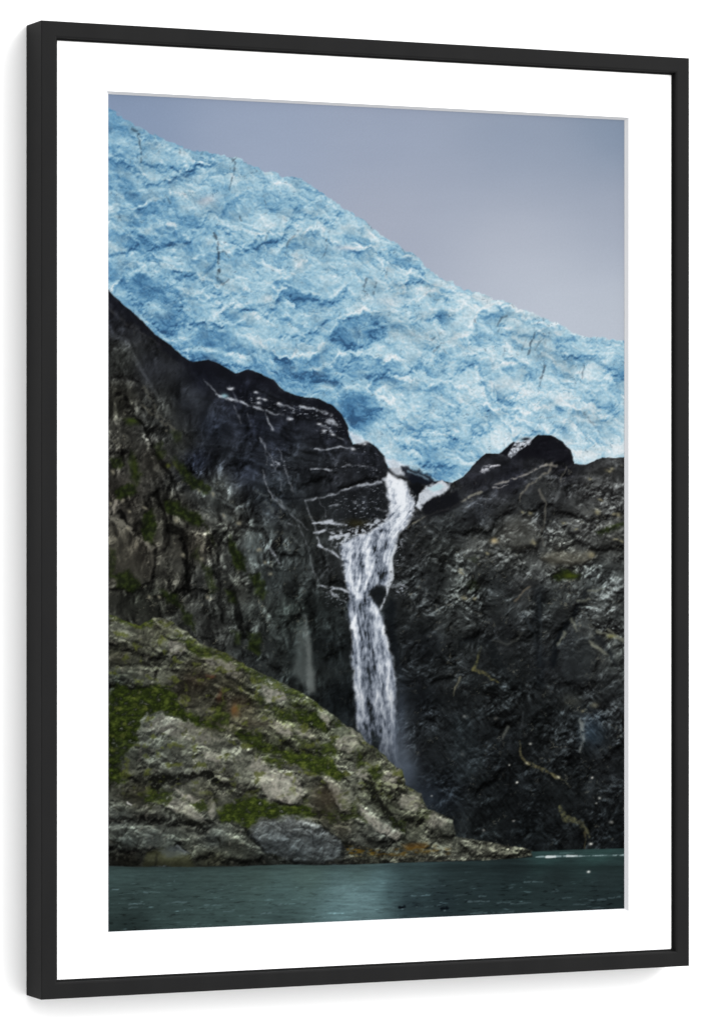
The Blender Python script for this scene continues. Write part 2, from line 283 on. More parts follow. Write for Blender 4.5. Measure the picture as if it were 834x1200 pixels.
    ice = mix(ice, rgb(206, 202, 206), .6 * B(243,234,14,6,-15)); ice = mix(ice, rgb(212, 206, 208), .5 * B(405,290,16,4,5)); ice = mix(ice, rgb(205, 206, 208), .4 * B(455,352,20,7)); ice = mix(ice, rgb(206, 208, 208), .4 * B(690,530,26,5,-12)); ice = mix(ice, rgb(200, 205, 208), .35 * B(590,450,18,9))
    # specks of grit
    g1, _, gid = worley(X / 5.5 + 1.2 * j1, Y / 5.5 + 1.6 * j2, 17)
    gm = ss(.26, .10, g1) * (gid > .72) * ss(.05, .4, fbm(X / 36, Y / 30, 3, 150) + .12)
    ice = mix(ice, rgb(52, 74, 96), np.clip(gm * .36, 0, 1))
    CR = [([(252,274),(255,286),(256,299),(255,307),(257,319)],3.4,2.6,.85),([(256,296),(263,294),(268,302)],2,1,.7),([(257,318),(254,326),(261,334),(268,328)],3,2,.6),([(163,158),(165,175),(166,191)],3,2.2,.7),([(155,151),(161,154)],4,2,.7),([(271,184),(276,190),(273,205),(269,221)],3,1.6,.6),([(278,184),(272,190)],3,2,.6),([(309,230),(311,242)],3,1.4,.6),([(281,253),(283,259)],3.4,2,.7),([(316,270),(309,282),(302,292)],2,1,.55),([(196,230),(200,238)],4,3,.5),([(383,280),(381,294),(377,303)],2.2,1.2,.7),([(345,276),(337,284),(334,300)],3,1.4,.5),([(430,327),(424,340),(430,345)],4,2,.55),([(441,330),(437,346)],3.5,2,.5),([(454,312),(452,322)],2.6,1.6,.5),([(433,262),(437,270)],3,2,.6),([(418,252),(428,259),(436,266)],2,1.4,.45),([(582,382),(586,373),(593,371)],3.2,1.6,.7),([(583,390),(585,381)],2.6,1,.5),([(619,414),(621,402),(626,390)],4,1.6,.75),([(611,412),(615,398)],2,1,.5),([(634,442),(637,430)],4.5,2,.7),([(632,452),(634,444)],2,1,.6),([(636,366),(637,376)],2.4,1.6,.6),([(682,442),(684,428)],2.4,1.4,.6),([(594,353),(601,361)],2.6,1.6,.55),([(641,489),(651,487),(648,496)],3,2,.4),([(684,484),(690,492),(697,496)],3,1.5,.45),([(692,495),(703,508)],2,1,.35),([(556,375),(558,379)],3,2,.6),([(505,398),(515,390)],3,2,.4),([(509,412),(516,404),(522,413)],2.4,1.6,.45),([(506,428),(508,432)],2.4,2,.6),([(626,410),(636,398)],2.4,1,.4),([(530,342),(541,343)],2,1.4,.3),([(470,290),(476,297)],2.4,1,.4),([(500,345),(512,352),(520,350)],2.4,1.2,.35),([(211,175),(212,180)],3,2,.6),([(185,176),(186,190)],1.8,1,.35),([(240,176),(236,182)],2.4,1.4,.35)]
    for k, (p, w, w2, a) in enumerate(CR):
        ice = mix(ice, rgb(32, 44, 58), np.clip(a * .75 * Ln(p, w * .75, w2 * .7, 1.4, .9, .22, k), 0, 1))
    ice = ice * (1 + .10 * n1)[..., None]
    m_ice = P(SKY + [(745,640),(110,640)], .7, 1.7)
    img = mix(img, ice, m_ice)
    # ------------------------------------------------------------ dark mountain behind the fall
    wx = X + 10 * fbm(X / 40, Y / 40, 4, 221); wy = Y + 10 * fbm(X / 40, Y / 40, 4, 231)
    left = ss(470, 440, X + .12 * (Y - 600))                # weight of the left wall against the right wall
    relL = relief(S, wx, wy, [(36,.8,240,2.4,66,'w'),(22,.7,243,3,68,'f'),(14,.6,246,2.6,60,'w'),(9,.7,250,2.2,60,'f'),(6,.5,254,1.8,60,'f'),(4,.45,258,1.5,60,'f'),(2.4,.2,262,1.3,60,'f')], .75, .6)
    relR = relief(S, wx, wy, [(40,.6,270,2.2,-38,'w'),(22,.5,273,1.8,-35,'f'),(14,.5,276,1.8,60,'w'),(9,.8,280,1.6,-35,'f'),(6,.8,284,1.8,55,'f'),(4,.6,288,1.4,40,'f'),(2.6,.25,292,1.3,0,'f')], .45, .85)
    rel = np.clip((relL * left + relR * (1 - left)), -2.5, 3.2)
    base = tone([(135,365,34,36,42),(150,380,38,40,44),(140,420,48,50,48),(140,470,56,56,50),(140,520,52,52,48),(180,430,36,38,42),(190,480,54,56,54),(180,540,56,55,50),(140,580,52,50,46),(160,640,56,54,48),(140,650,58,57,50),(200,600,54,54,48),(210,520,46,48,46),(220,470,40,43,48),(230,640,56,54,48),(200,680,46,46,42),(170,700,36,38,34),(240,680,56,58,56),(270,620,62,64,60),(250,575,62,66,64),(300,640,66,72,72),(280,690,60,62,58),(300,720,52,56,54),(320,680,58,64,64),(310,770,44,48,48),(250,740,50,52,50),(240,440,24,26,34),(280,460,25,27,35),(250,500,32,36,44),(230,540,30,34,44),(300,500,28,31,39),(290,550,34,38,46),(330,520,30,33,40),(320,580,38,43,48),(350,480,26,28,34),(390,500,28,30,36),(350,540,34,37,41),(400,560,36,38,42),(430,540,28,30,35),(440,580,34,36,40),(360,620,42,45,45),(345,660,46,50,50),(390,665,34,36,37),(340,720,46,52,50),(380,720,32,36,36),(390,760,27,31,32),(400,820,22,26,28),(350,770,38,44,44),(370,790,32,36,36),(330,770,40,44,43),(490,590,22,23,26),(560,560,30,31,40),(600,560,26,27,37),(640,525,18,19,25),(660,545,22,22,28),(560,600,34,37,42),(530,610,36,40,42),(480,650,30,32,34),(500,680,36,40,42),(520,650,44,48,47),(560,640,52,54,52),(600,620,60,62,60),(620,590,40,43,45),(640,570,44,46,47),(700,570,54,55,55),(690,610,54,55,54),(720,630,58,59,56),(660,655,66,67,61),(610,650,58,60,58),(620,690,40,42,43),(580,690,34,38,40),(545,690,46,50,48),(540,730,42,46,46),(590,740,30,33,36),(640,700,34,38,38),(660,740,36,40,42),(700,680,48,53,53),(720,700,56,60,60),(700,740,58,62,61),(725,760,48,52,50),(640,780,26,29,32),(600,800,22,26,28),(560,800,24,28,30),(530,790,30,34,36),(500,760,22,26,30),(490,820,24,29,35),(540,850,26,31,34),(580,870,20,24,27),(640,840,22,26,28),(690,850,38,44,48),(720,820,34,38,40),(610,930,18,22,25),(560,930,22,27,30),(520,930,22,28,34),(660,930,20,24,26),(710,920,24,28,31),(700,970,20,24,27),(620,980,17,22,25),(560,975,22,27,29),(725,980,18,23,26)], X, Y, 1.5)
    rgn = fbm(X / 60, Y / 60, 3, 300)
    amp = tone([(140,360,.22),(240,460,.16),(330,510,.18),(400,540,.22),(600,550,.14),(150,500,.42),(200,600,.46),(300,650,.46),(340,720,.36),(400,760,.26),(560,610,.34),(650,650,.5),(700,590,.42),(530,690,.46),(600,720,.34),(710,720,.46),(600,830,.34),(550,850,.38),(690,860,.46),(640,950,.32),(480,620,.3),(520,930,.34)], X, Y, 3)[..., 0]
    big = relief(S, wx, wy, [(70,1.,301,1.5,-35,'r'),(48,.8,303,1.8,60,'w')], .6, .75)
    rough = .35 + 1.2 * ss(-.3, .35, fbm(X / 38, Y / 38, 4, 305))
    tl = fbm(wx / 11 + wy / 22, wy / 26 - wx / 30, 5, 311, .66) * left + fbm((wx + .5 * wy) / 11, (wy - .5 * wx) / 8, 5, 313, .7) * (1 - left)
    rock = base * (.97 - .08 * left + .13 * ss(470, 520, X) * ss(800, 700, Y))[..., None] * np.exp(np.clip(.62 * amp * rel * rough + .4 * amp * big + .7 * fbm(wx / 24, wy / 26, 4, 310) + 2.6 * amp * rough * tl + .05 * n1, -1.5, 1.0))[..., None]
    rock = mix(rock, rock.mean(-1, keepdims=True) * rgb(1.0, 1.03, 1.02), np.full(X.shape, .45, np.float32) * ss(440, 480, X))
    LM = [[(127,608),(152,622),(176,644),(178,680),(160,694),(127,690)],[(198,618),(216,626),(221,692),(203,696)],[(224,622),(246,624),(248,692),(228,690)],[(262,640),(288,672),(296,730),(280,745),(262,710)],[(300,690),(325,740),(330,785),(305,770),(290,730)],[(230,590),(262,606),(282,628),(262,636),(236,616)],[(160,500),(178,520),(186,570),(172,590),(160,560)],[(188,530),(205,536),(216,575),(200,585),(188,566)],[(140,440),(165,455),(190,500),(178,510),(150,480)],[(127,400),(150,420),(160,445),(135,440)],[(230,690),(250,700),(254,752),(236,748)],[(380,640),(402,652),(404,684),(384,682)],[(300,600),(340,610),(352,650),(322,650)],[(318,660),(345,670),(350,720),(330,730)],[(165,640),(195,650),(200,700),(180,700)],[(127,480),(145,490),(150,530),(127,530)],[(215,500),(226,520),(228,555),(214,545)],[(250,565),(290,585),(310,620),(280,612)],[(250,490),(290,500),(296,540),(262,548)],[(340,520),(382,526),(384,560),(350,570)],[(388,526),(430,530),(440,560),(396,572)],[(360,690),(400,705),(404,760),(380,770)]]
    RM = [[(582,612),(606,604),(634,622),(628,642),(600,644)],[(630,650),(690,645),(696,654),(664,664)],[(640,690),(666,680),(680,695),(664,730),(648,745)],[(681,700),(720,672),(738,690),(738,740),(700,742)],[(655,755),(690,745),(700,775),(690,805),(662,800)],[(530,650),(560,640),(570,680),(540,690)],[(640,560),(690,556),(738,570),(738,600),(690,610),(650,600)],[(480,640),(500,620),(520,640),(515,700),(490,720)],[(520,690),(560,690),(570,740),(540,750)],[(590,700),(625,690),(630,740),(600,750)],[(690,815),(720,800),(738,860),(710,890),(682,850)],[(530,845),(560,850),(590,900),(560,930),(530,900)],[(600,570),(640,556),(646,590),(612,602)],[(540,596),(575,580),(600,590),(575,620),(545,625)],[(660,615),(700,608),(738,625),(738,640),(690,644)],[(500,740),(525,730),(530,790),(505,800)],[(640,840),(670,830),(676,880),(650,890)],[(570,800),(600,805),(605,850),(580,850)]]
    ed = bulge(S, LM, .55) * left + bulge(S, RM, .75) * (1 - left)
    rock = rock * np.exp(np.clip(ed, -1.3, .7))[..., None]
    def thin(deg, a, b, seed, lo=.9):
        t = np.radians(deg); p = (wx * np.cos(t) + wy * np.sin(t)) / a; q = (-wx * np.sin(t) + wy * np.cos(t)) / b
        return ss(lo, .985, ridged(p, q, 3, seed, .35))
    pa = ss(-.05, .4, fbm(X / 30, Y / 30, 3, 345)) * ss(.1, .4, amp)
    dk = np.maximum(thin(72, 46, 11, 346), thin(48, 40, 13, 347)) * left + np.maximum(thin(-38, 36, 12, 348), thin(60, 36, 11, 349)) * (1 - left)
    rock = rock * (1 - .62 * dk * ss(.12, .4, amp))[..., None]
    lt = np.maximum(thin(52, 30, 6.5, 351), thin(78, 30, 8, 352)) * left + np.maximum(thin(-30, 24, 7, 353), thin(64, 24, 7, 354)) * (1 - left)
    rock = rock * (1 + .75 * lt * pa)[..., None]
    f1, f2, cid = worley(X / 5 + 1.1 * fbm(X / 4, Y / 4, 3, 357), Y / 4 + 1.1 * fbm(X / 4, Y / 4, 3, 358), 71); fk = ss(.42, .12, f1) * (cid > .68) * ss(.0, .45, fbm(X / 26, Y / 24, 3, 355)) * ss(.2, .42, amp)
    rock = mix(rock, rgb(140, 137, 120), np.clip(.42 * fk, 0, 1))
    fa_ = ss(0, 1, np.exp(-((X - 320) / 95) ** 2 - ((Y - 520) / 75) ** 2)); q_ = strat = ridged((wx * .97 + wy * .26) / 60, (-wx * .26 + wy * .97) / 9, 4, 390, .55)
    rock = rock * (1 + fa_ * (.18 + .9 * (q_ - .62)))[..., None]
    # dark joints
    j = ridged(wx / 40, wy / 27, 4, 320, .5); rock = rock * (1 - .35 * ss(.9, .98, j))[..., None]
    # pale mineral flecks
    fl = ss(.22, .5, fbm(X / 4.2, Y / 3.4, 4, 330)) * ss(-.1, .4, rgn + .3 * fbm(X / 20, Y / 20, 3, 331))
    fl = fl * tone([(240,460,.05),(140,500,.5),(330,520,.1),(400,520,.1),(600,550,.05),(560,620,.6),(650,650,.9),(700,600,.8),(540,720,.8),(620,740,.3),(700,720,.7),(600,850,.25),(690,860,.5),(300,650,.7),(200,640,.5),(340,720,.4),(390,780,.25),(640,960,.2)], X, Y, 6)[..., 0]
    rock = mix(rock, rgb(128, 126, 112), np.clip(.62 * fl, 0, .7))
    def put(m, c, a=1.):
        nonlocal rock; rock = mix(rock, rgb(*c), np.clip(m * a, 0, 1))
    def shade(m, k):
        nonlocal rock; rock = rock * (1 + (k - 1) * m)[..., None]
    # near-black bed under the ice and its band along the left wall
    put(Ln([(124,343),(140,358),(156,372),(172,386),(190,402),(212,420),(226,430),(246,428),(262,436),(276,444),(291,440),(306,446),(321,454),(338,465),(356,471),(375,474),(388,482),(399,494),(404,508)], 11, 9, 3), (19, 20, 26), .68)
    put(Ln([(128,362),(150,380),(170,392),(188,404)], 2.5, 2, 2, 1, .2), (64, 64, 66), .5)
    put(P([(588,530),(603,520),(626,516),(632,511),(646,511),(657,518),(667,529),(671,543),(650,540),(626,536),(604,540)], 4, .6), (18, 18, 24), .6)
    # left wall: ribs, ledges, gullies
    for p, w, k in (([(128,385),(150,410),(170,440),(188,470)],6,1.3),([(150,470),(170,505),(200,560),(212,588)],5,.55),([(165,500),(178,530),(184,565)],4,1.35),([(185,545),(186,575)],3,1.5),([(182,575),(192,600),(195,640)],7,.6),([(200,620),(215,625),(222,665),(218,694)],9,.55),([(226,622),(246,624)],5,1.4),([(222,640),(226,690)],3,1.6),([(244,640),(246,690)],3,1.7),([(172,555),(180,590)],4,1.35),([(140,600),(150,615),(160,625)],5,.5),([(178,640),(180,690)],5,.6),([(254,640),(256,700),(262,730)],6,.6),([(246,690),(252,750)],4,1.5),([(270,690),(285,740),(300,760)],8,.55),([(262,660),(280,690)],5,1.4),([(300,690),(310,720),(330,760)],9,1.35),([(232,600),(250,610),(268,625)],6,1.4)):
        shade(Ln(p, w * 1.1, w * .6, 1.8, 1.6), k ** 1.7 if k < 1 else 1 + (k - 1) * 1.5)
    put(Ln([(127,606),(140,612),(153,620),(166,632),(177,643)], 6, 4, 2, 1.3, .1), (112, 110, 100), .85)
    put(Ln([(176,643),(178,660),(174,680)], 3, 2, 2), (84, 82, 74), .6)
    put(P([(127,612),(150,624),(172,644),(176,672),(160,690),(127,680)], 5), (62, 60, 54), .45)
    for p, w in (([(240,575),(262,586),(282,600)],5),([(300,575),(330,592),(345,600)],4),([(262,604),(285,618),(305,640)],6),([(310,590),(330,610),(350,640)],5)):
        put(Ln(p, w, 2, 2.5, 1.4, .2), (92, 98, 98), .55)
    for (x, y) in ((131,553),(131,590),(143,587),(206,610),(232,575),(262,605),(280,612),(303,645),(312,660),(318,672),(170,595),(150,620),(152,600),(236,655),(244,700),(215,650),(175,700),(186,700),(250,580)):
        put(B(x, y, 3.2, 2.4, 30, 1), (140, 136, 118), .75)
    put(Ln([(162,470),(178,486),(196,500),(210,508)], 3, 2, 2, 1.2, .2), (96, 94, 84), .6); put(Ln([(170,455),(186,486),(206,506)], 3, 2, 2, 1.2, .2), (92, 92, 84), .6)
    # turf ledges
    GR = [([(128,538),(142,536),(147,546),(134,549)],.8),([(153,526),(160,530),(164,560),(158,574),(152,556)],.75),([(134,574),(150,566),(160,578),(150,586),(136,584)],.9),([(168,602),(178,596),(182,616),(178,638),(169,632)],.95),([(193,584),(210,588),(226,598),(240,610),(232,617),(214,608),(196,600)],.9),([(205,534),(216,548),(228,562),(248,574),(246,580),(224,574),(212,556)],.8),([(267,628),(276,638),(289,660),(288,670),(278,666),(270,648)],.95),([(293,676),(304,672),(314,690),(312,702),(300,698)],.85),([(188,690),(206,698),(214,712),(196,708)],.8),([(134,672),(150,668),(166,688),(156,696),(138,690)],.85),([(182,520),(190,518),(194,534),(186,538)],.6),([(200,505),(212,505),(214,514),(204,516)],.55),([(236,662),(246,664),(254,690),(246,696)],.6),([(226,650),(232,640),(236,660)],.5),([(144,490),(156,488),(162,496),(150,498)],.5),([(262,690),(272,694),(276,708),(266,704)],.7),([(290,740),(306,744),(304,770),(294,764)],.8),([(272,738),(284,742),(284,756),(274,752)],.6),([(210,712),(226,722),(228,738),(216,732)],.8),([(232,600),(238,612),(246,628),(250,640)],.6),([(128,640),(136,642),(136,676),(128,676)],.6),
          ([(646,676),(656,668),(668,670),(680,674),(676,680),(656,682)],.9),([(700,624),(712,618),(731,612),(733,618),(716,624),(704,628)],.8),([(548,684),(560,680),(564,690),(552,692)],.35),([(545,652),(560,652),(560,660)],.35)]
    for p, a in GR:
        m = P(p, 3, 1.8); g = mix(np.broadcast_to(rgb(20, 26, 13), X.shape + (3,)), rgb(42, 52, 22), ss(-.25, .45, fbm(X / 6, Y / 6, 4, 340)))
        rock = mix(rock, g, np.clip(m * a * 1.0, 0, .92))
    put(B(667,675,9,4), (74, 84, 22), .6); put(B(206,545,8,3,60), (70, 80, 26), .5); put(B(158,550,3,14), (60, 72, 22), .4); put(B(154,492,7,3,10), (66, 84, 26), .6); put(B(197,546,3,3), (88, 96, 30), .6)
    # left dark face: ledges and joints
    for p in ([(330,500),(345,515),(400,512)],[(318,548),(360,552),(400,548),(440,545)],[(330,585),(360,582),(395,574)],[(330,465),(350,470),(400,520)],[(380,525),(384,560),(386,575)],[(300,455),(330,470)]):
        put(Ln(p, 2.5, 1.5, 2, 1.2), (14, 15, 18), .7)
    put(P([(338,588),(360,582),(400,580),(446,570),(452,596),(430,616),(400,610),(370,606)], 5), (22, 24, 26), .5)
    put(B(418,613,14,5,0), (52, 48, 26), .6)
    vn = np.clip(.75 + 1.3 * fbm(X / 5, Y / 4, 4, 370), .1, 1)
    # right wall features
    put(Ln([(478,618),(500,604),(524,596),(545,585),(563,577)], 1.6, 2.6, 1.4, .9, .15), (134, 132, 120), .75)
    put(Ln([(580,567),(603,561),(616,555),(628,549),(640,545)], 2.6, 2, 1.5, .8, .1), (160, 157, 152), .85); put(Ln([(578,571),(594,568)], 2, 1.2, 1), (170, 168, 168), .7)
    put(Ln([(646,543),(644,551),(630,562),(618,571),(608,582),(607,592)], 2.6, 1.6, 1.4, 1, .12), (122, 118, 108), .7); put(Ln([(640,545),(652,546)], 3, 2, 1.4), (140, 136, 126), .6)
    put(Ln([(663,549),(657,558),(656,565)], 2.4, 1.4, 1.2), (100, 98, 92), .6)
    put(Ln([(632,575),(640,590),(638,606),(636,622)], 2.4, 1.4, 1.4, 1), (108, 106, 98), .6); put(Ln([(638,640),(636,630)], 2, 1.4, 1.2), (110, 108, 100), .5)
    put(P([(632,652),(648,646),(670,648),(690,644),(697,652),(680,660),(660,664),(642,660)], 4, 1.8), (104, 102, 90), .55)
    put(P([(582,622),(604,604),(624,606),(634,622),(628,640),(604,644),(586,636)], 8, 2), (82, 82, 76), .4)
    put(B(579,634,5,4), (190, 172, 130), .8); put(B(693,650,5,4), (150, 140, 108), .6)
    for (x, y, r) in ((724,604,4),(718,602,3),(722,634,3),(728,636,3),(713,552,4),(716,549,3),(540,668,3),(545,700,5),(556,702,3),(572,648,3),(700,600,5),(610,600,3),(620,602,4),(690,560,3),(625,636,4),(660,612,3),(675,620,3),(703,586,3),(540,672,3)):
        put(B(x, y, r, r * .6, 20, 1.2), (152, 146, 116), .7)
    put(Ln([(604,704),(612,694),(622,688)], 3.5, 2, 1.6), (110, 100, 84), .6)
    put(Ln([(690,690),(676,712),(662,736),(652,752),(648,780)], 4, 6, 3, 1), (14, 17, 20), .8)
    put(P([(655,755),(668,742),(690,748),(700,770),(690,800),(670,800),(656,790)], 5, 1.4), (40, 44, 46), .5)
    for p, w in (([(700,740),(716,745),(733,755)],3),([(690,752),(704,762),(712,768)],4),([(664,742),(654,756)],3),([(712,736),(724,748),(733,752)],3),([(676,704),(690,702)],3),([(668,724),(676,740)],3),([(690,692),(706,690)],3),([(694,756),(710,764)],2.5)):
        put(Ln(p, w, w * .5, 2, 1.2), (124, 126, 112), .65)
    put(Ln([(700,748),(712,760),(722,780)], 6, 4, 3), (20, 23, 26), .7); put(B(716,746,6,3), (132, 130, 78), .6)
    for p, w in (([(631,700),(634,730),(633,780)],2.5),([(612,720),(624,740),(628,760)],3)): put(Ln(p, w, w, 2, .8), (52, 58, 62), .55)
    put(Ln([(632,690),(628,740),(634,800)], 8, 10, 5), (14, 17, 20), .5)
    put(Ln([(540,752),(572,752),(584,780)], 10, 12, 6), (17, 20, 22), .6)
    put(Ln([(578,750),(594,756),(606,750),(612,742)], 2, 1.6, 1.6), (82, 84, 80), .5)
    put(Ln([(565,756),(561,772),(556,784)], 2, 4, 1.4) * vn, (92, 92, 62), .7); put(Ln([(556,785),(568,788),(576,796),(584,800)], 5, 1.6, 1.4) * vn, (110, 106, 68), .75)
    put(Ln([(538,794),(534,804),(531,814)], 5, 2.4, 1.6), (112, 110, 92), .7); put(Ln([(544,830),(550,845)], 1.6, 1.2, 2), (50, 56, 58), .5)
    put(Ln([(606,820),(611,834),(612,850)], 2, 1.4, 1.6), (70, 74, 76), .5); put(Ln([(596,852),(590,866)], 3, 1.4, 1.6), (92, 94, 88), .6)
    put(Ln([(609,870),(610,886),(616,894),(630,900),(642,905),(653,911)], 1.6, 4, 1.3, .7) * vn, (94, 90, 64), .8); put(Ln([(653,911),(662,914),(667,922)], 3, 2, 1.6), (84, 82, 62), .6); put(B(617,896,3,2), (180, 176, 150), .7); put(B(654,911,2.5,2), (190, 186, 160), .8)
    put(Ln([(656,945),(658,952),(662,960),(672,962)], 3, 6, 1.4, .8) * vn, (86, 86, 62), .8); put(Ln([(672,962),(682,966),(688,974),(690,980)], 6, 5, 1.5, .8) * vn, (82, 82, 62), .75); put(Ln([(686,976),(685,994)], 3, 2, 1.4, .6), (76, 70, 50), .7)
    put(B(671,822,12,9,0,1), (70, 72, 66), .55); put(B(694,858,16,20,0,1.4), (46, 60, 72), .75); put(Ln([(681,846),(682,862),(680,880)], 4, 2, 2, 1.2, .2), (130, 136, 134), .7); put(B(696,826,6,4), (120, 118, 100), .6); put(B(683,834,3,2), (150, 146, 120), .6)
    for (x, y, r, a) in ((605.5,917,2,.95),(694,912,2,.8),(597,897,1.6,.6),(702,936,2,.7),(698,942,1.6,.6),(621,872,2,.6),(602,962,1.8,.6),(567,973,2,.5),(692,989,2.4,.9),(716,964,3,.5),(731,948,1.8,.7),(506,933,1.6,.9),(542,884,3,.3),(544,840,3,.45),(581,842,3,.35)):
        put(B(x, y, r, r * .8, 0, .5), (204, 204, 196), a)
    put(P([(530,842),(546,838),(560,870),(566,900),(540,920),(528,900)], 8, 2), (46, 54, 58), .35)
    # slanting fine strata of the lower right wall
    t = np.radians(52); q = -X * np.sin(t) + Y * np.cos(t); p_ = X * np.cos(t) + Y * np.sin(t)
    st = ridged(p_ / 26, q / 5.5, 3, 360); low = ss(760, 830, Y) * ss(480, 520, X)
    rock = rock * (1 + .55 * low * (st - .62))[..., None]
    # ------------------------------------------------------------ snow lines and trickles
    SN = [([(238,444),(246,453),(257,465)],1.6,2.4,.6),([(252,462),(266,467),(280,470),(296,476),(312,481)],3.4,2.6,.95),([(312,481),(322,485),(331,487)],2.6,1.4,.6),([(311,483),(315,494),(320,505)],3,2,.8),([(274,476),(280,486),(283,496)],2,1,.4),([(290,484),(294,500)],1.6,1,.35),([(353,477),(366,478),(379,483),(389,487)],3,4,.95),([(325,474),(338,477),(346,480)],2.6,1.4,.8),([(386,494),(394,499)],5,3,.9),([(376,499),(384,502),(394,512),(402,516)],2.6,2,.5),([(338,490),(344,492)],3,2,.7),([(368,525),(380,527),(394,524),(410,525)],2,1.4,.9),([(365,550),(376,549),(388,551)],1.4,3,.95),([(400,547),(412,544),(428,546),(441,550)],2,1.6,.6),([(358,586),(376,583),(396,576),(416,570),(434,568),(447,565)],3,4,.75),([(326,525),(333,542),(338,560),(344,580)],1.6,2.2,.4),([(322,540),(328,545)],3,2,.8),([(305,512),(312,525),(320,542)],2.4,1.4,.55),([(308,552),(313,570),(320,585),(334,598)],2.6,1.4,.6),([(320,580),(336,598),(352,612),(362,622)],1.6,1.2,.35),([(311,520),(313,545)],1.6,1,.35),([(318,545),(322,548),(328,543)],3,2,.8),([(328,560),(332,580)],1.4,1,.3),([(313,637),(320,648),(328,660)],2.4,1.4,.65),([(270,452),(278,470)],1.4,1,.4),
          ([(338,614),(346,616)],3,2,.6),([(358,586),(364,600),(369,612),(371,630)],2.2,2,.5),([(372,584),(380,594),(382,606)],1.8,1.2,.45),([(350,616),(358,634),(364,652),(368,668),(374,684)],1.4,1.2,.35),([(384,664),(376,676)],1.2,1,.4),([(368,613),(386,614),(405,615)],4,3,.95),([(380,612),(388,611)],4,3,.9),([(368,624),(380,623),(390,626)],2.6,3,.9),([(386,631),(400,628),(409,627)],4,3.4,.9),([(374,640),(384,645),(392,648),(400,656)],3.6,3,.95),([(371,630),(376,642)],1.6,2.4,.6),([(372,687),(388,689),(400,691),(408,695)],1.8,3,.95),([(386,696),(396,700),(405,705)],3,1.6,.9),([(390,690),(384,697)],2,1.4,.7),([(462,688),(470,686),(478,689)],4,2,.55),([(466,692),(470,696)],2,1.4,.5),([(386,592),(396,592)],4,2,.6),([(416,588),(420,592)],4,3,.4),([(452,598),(440,596)],3,2,.5),([(468,636),(472,642)],2.6,1.4,.5)]
    for k, (p, w, w2, a) in enumerate(SN): put(Ln(p, w * .75, w2 * .75, 1.5, 1., 0, k) * np.clip(.75 + 1.5 * fbm(X / 10, Y / 8, 3, 380), .12, 1), (190, 196, 205), a)
    for (x, y) in ((269,455),(272,455),(303,467),(310,468),(303,473),(326,473),(300,460),(340,492),(413,526),(427,520),(380,505),(374,497),(390,510)): put(B(x, y, 3, 1.8, 10, .8), (214, 218, 224), .85)
    put(B(263,464,5,3,10), (150, 190, 200), .9)
    # thin veil of water on the left wall
    put(P([(343,790),(346,760),(352,735),(358,722),(362,740),(366,780),(368,812),(352,800)], 5, 1), (100, 108, 106), .5); put(Ln([(357,722),(361,745),(363,775),(364,808)], 4, 8, 3, .8), (122, 128, 126), .5)
    m_rock = P(ICEB + [(745,1020),(110,1020)], .8, .55)
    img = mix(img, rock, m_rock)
    def over(m, c, a=1.):
        nonlocal img; img = mix(img, rgb(*c) if not isinstance(c, np.ndarray) else c, np.clip(m * a, 0, 1))
    fz = ss(.12, .45, fbm(X / 5.5, Y / 2.2, 4, 387, .6))
    for (x, y, rx, ry, a) in ((420,594,34,14,.75),(388,502,16,12,.8),(352,482,34,8,.7),(440,572,12,20,.4),(468,640,7,34,.7),(470,690,12,10,.8),(395,700,20,12,.6),(430,530,20,10,.4),(300,470,24,8,.5),(330,545,20,26,.35),(410,548,40,8,.4),(395,620,22,10,.5),(560,590,24,10,.3)):
        over(S.blob(x, y, rx, ry, 8, .8) * fz, (186, 193, 204), a)
    # white toe of the glacier running into the fall, snow tongue on the right knob
    rg = np.clip(.72 + 1.6 * fbm(X / 4.5, Y / 3.5, 4, 385), 0, 1)
    fo = np.stack([206 + 22 * n1, 213 + 20 * n1, 222 + 17 * n1], -1) + (26 * fbm(X / 9, Y / 6, 3, 386))[..., None]
    over(P([(408,505),(416,508),(426,514),(432,518),(418,519),(412,516)], 2), fo, .8)
    over(P([(450,536),(462,538),(478,546),(484,552),(480,560),(466,556),(455,548)], 2.5), fo, .85)
    over(P([(470,546),(482,548),(496,556),(512,566),(498,570),(484,566),(474,558)], 2.5, 1.6), (20, 24, 32), .9)
    over(Ln([(452,560),(462,562),(476,567)], 5, 3, 2), fo, .8)
    over(Ln([(478,552),(490,556),(500,563)], 2, 1.4, 1.4), (160, 190, 208), .5)
    over(P([(479,568),(493,566),(494,576),(489,592),(486,600),(482,584)], 2), (15, 17, 20), .95)
    over(P([(488,594),(492,578),(500,570),(516,565),(526,567),(520,578),(510,583),(500,588),(494,598)], 1.6, 1.5) * np.clip(rg + .75, 0, 1), fo * .97, .95)
    over(P([(500,572),(514,568),(520,570),(508,577)], 2), (170, 206, 214), .7)
    over(P([(494,592),(506,584),(522,579),(536,574),(540,590),(520,602),(500,606)], 3), (17, 18, 22), .8)
    over(P([(594,533),(600,526),(605,517),(614,515),(624,516),(619,522),(608,530),(598,536)], 1.6, 1.8) * rg, (206, 213, 222), .95)
    over(P([(585,531),(594,524),(602,517),(604,518),(598,528),(592,534)], 1.2, .6), (18, 19, 24), .95); over(B(616,514.5,6,2.2,0,.4), (14, 18, 26), .95)
    over(P([(563,554),(566,547),(582,545),(574,550)], 1.4, 1.6) * rg, (204, 206, 213), .9); over(Ln([(584,545),(575,547)], 2, 1, 1), (214, 214, 220), .8)
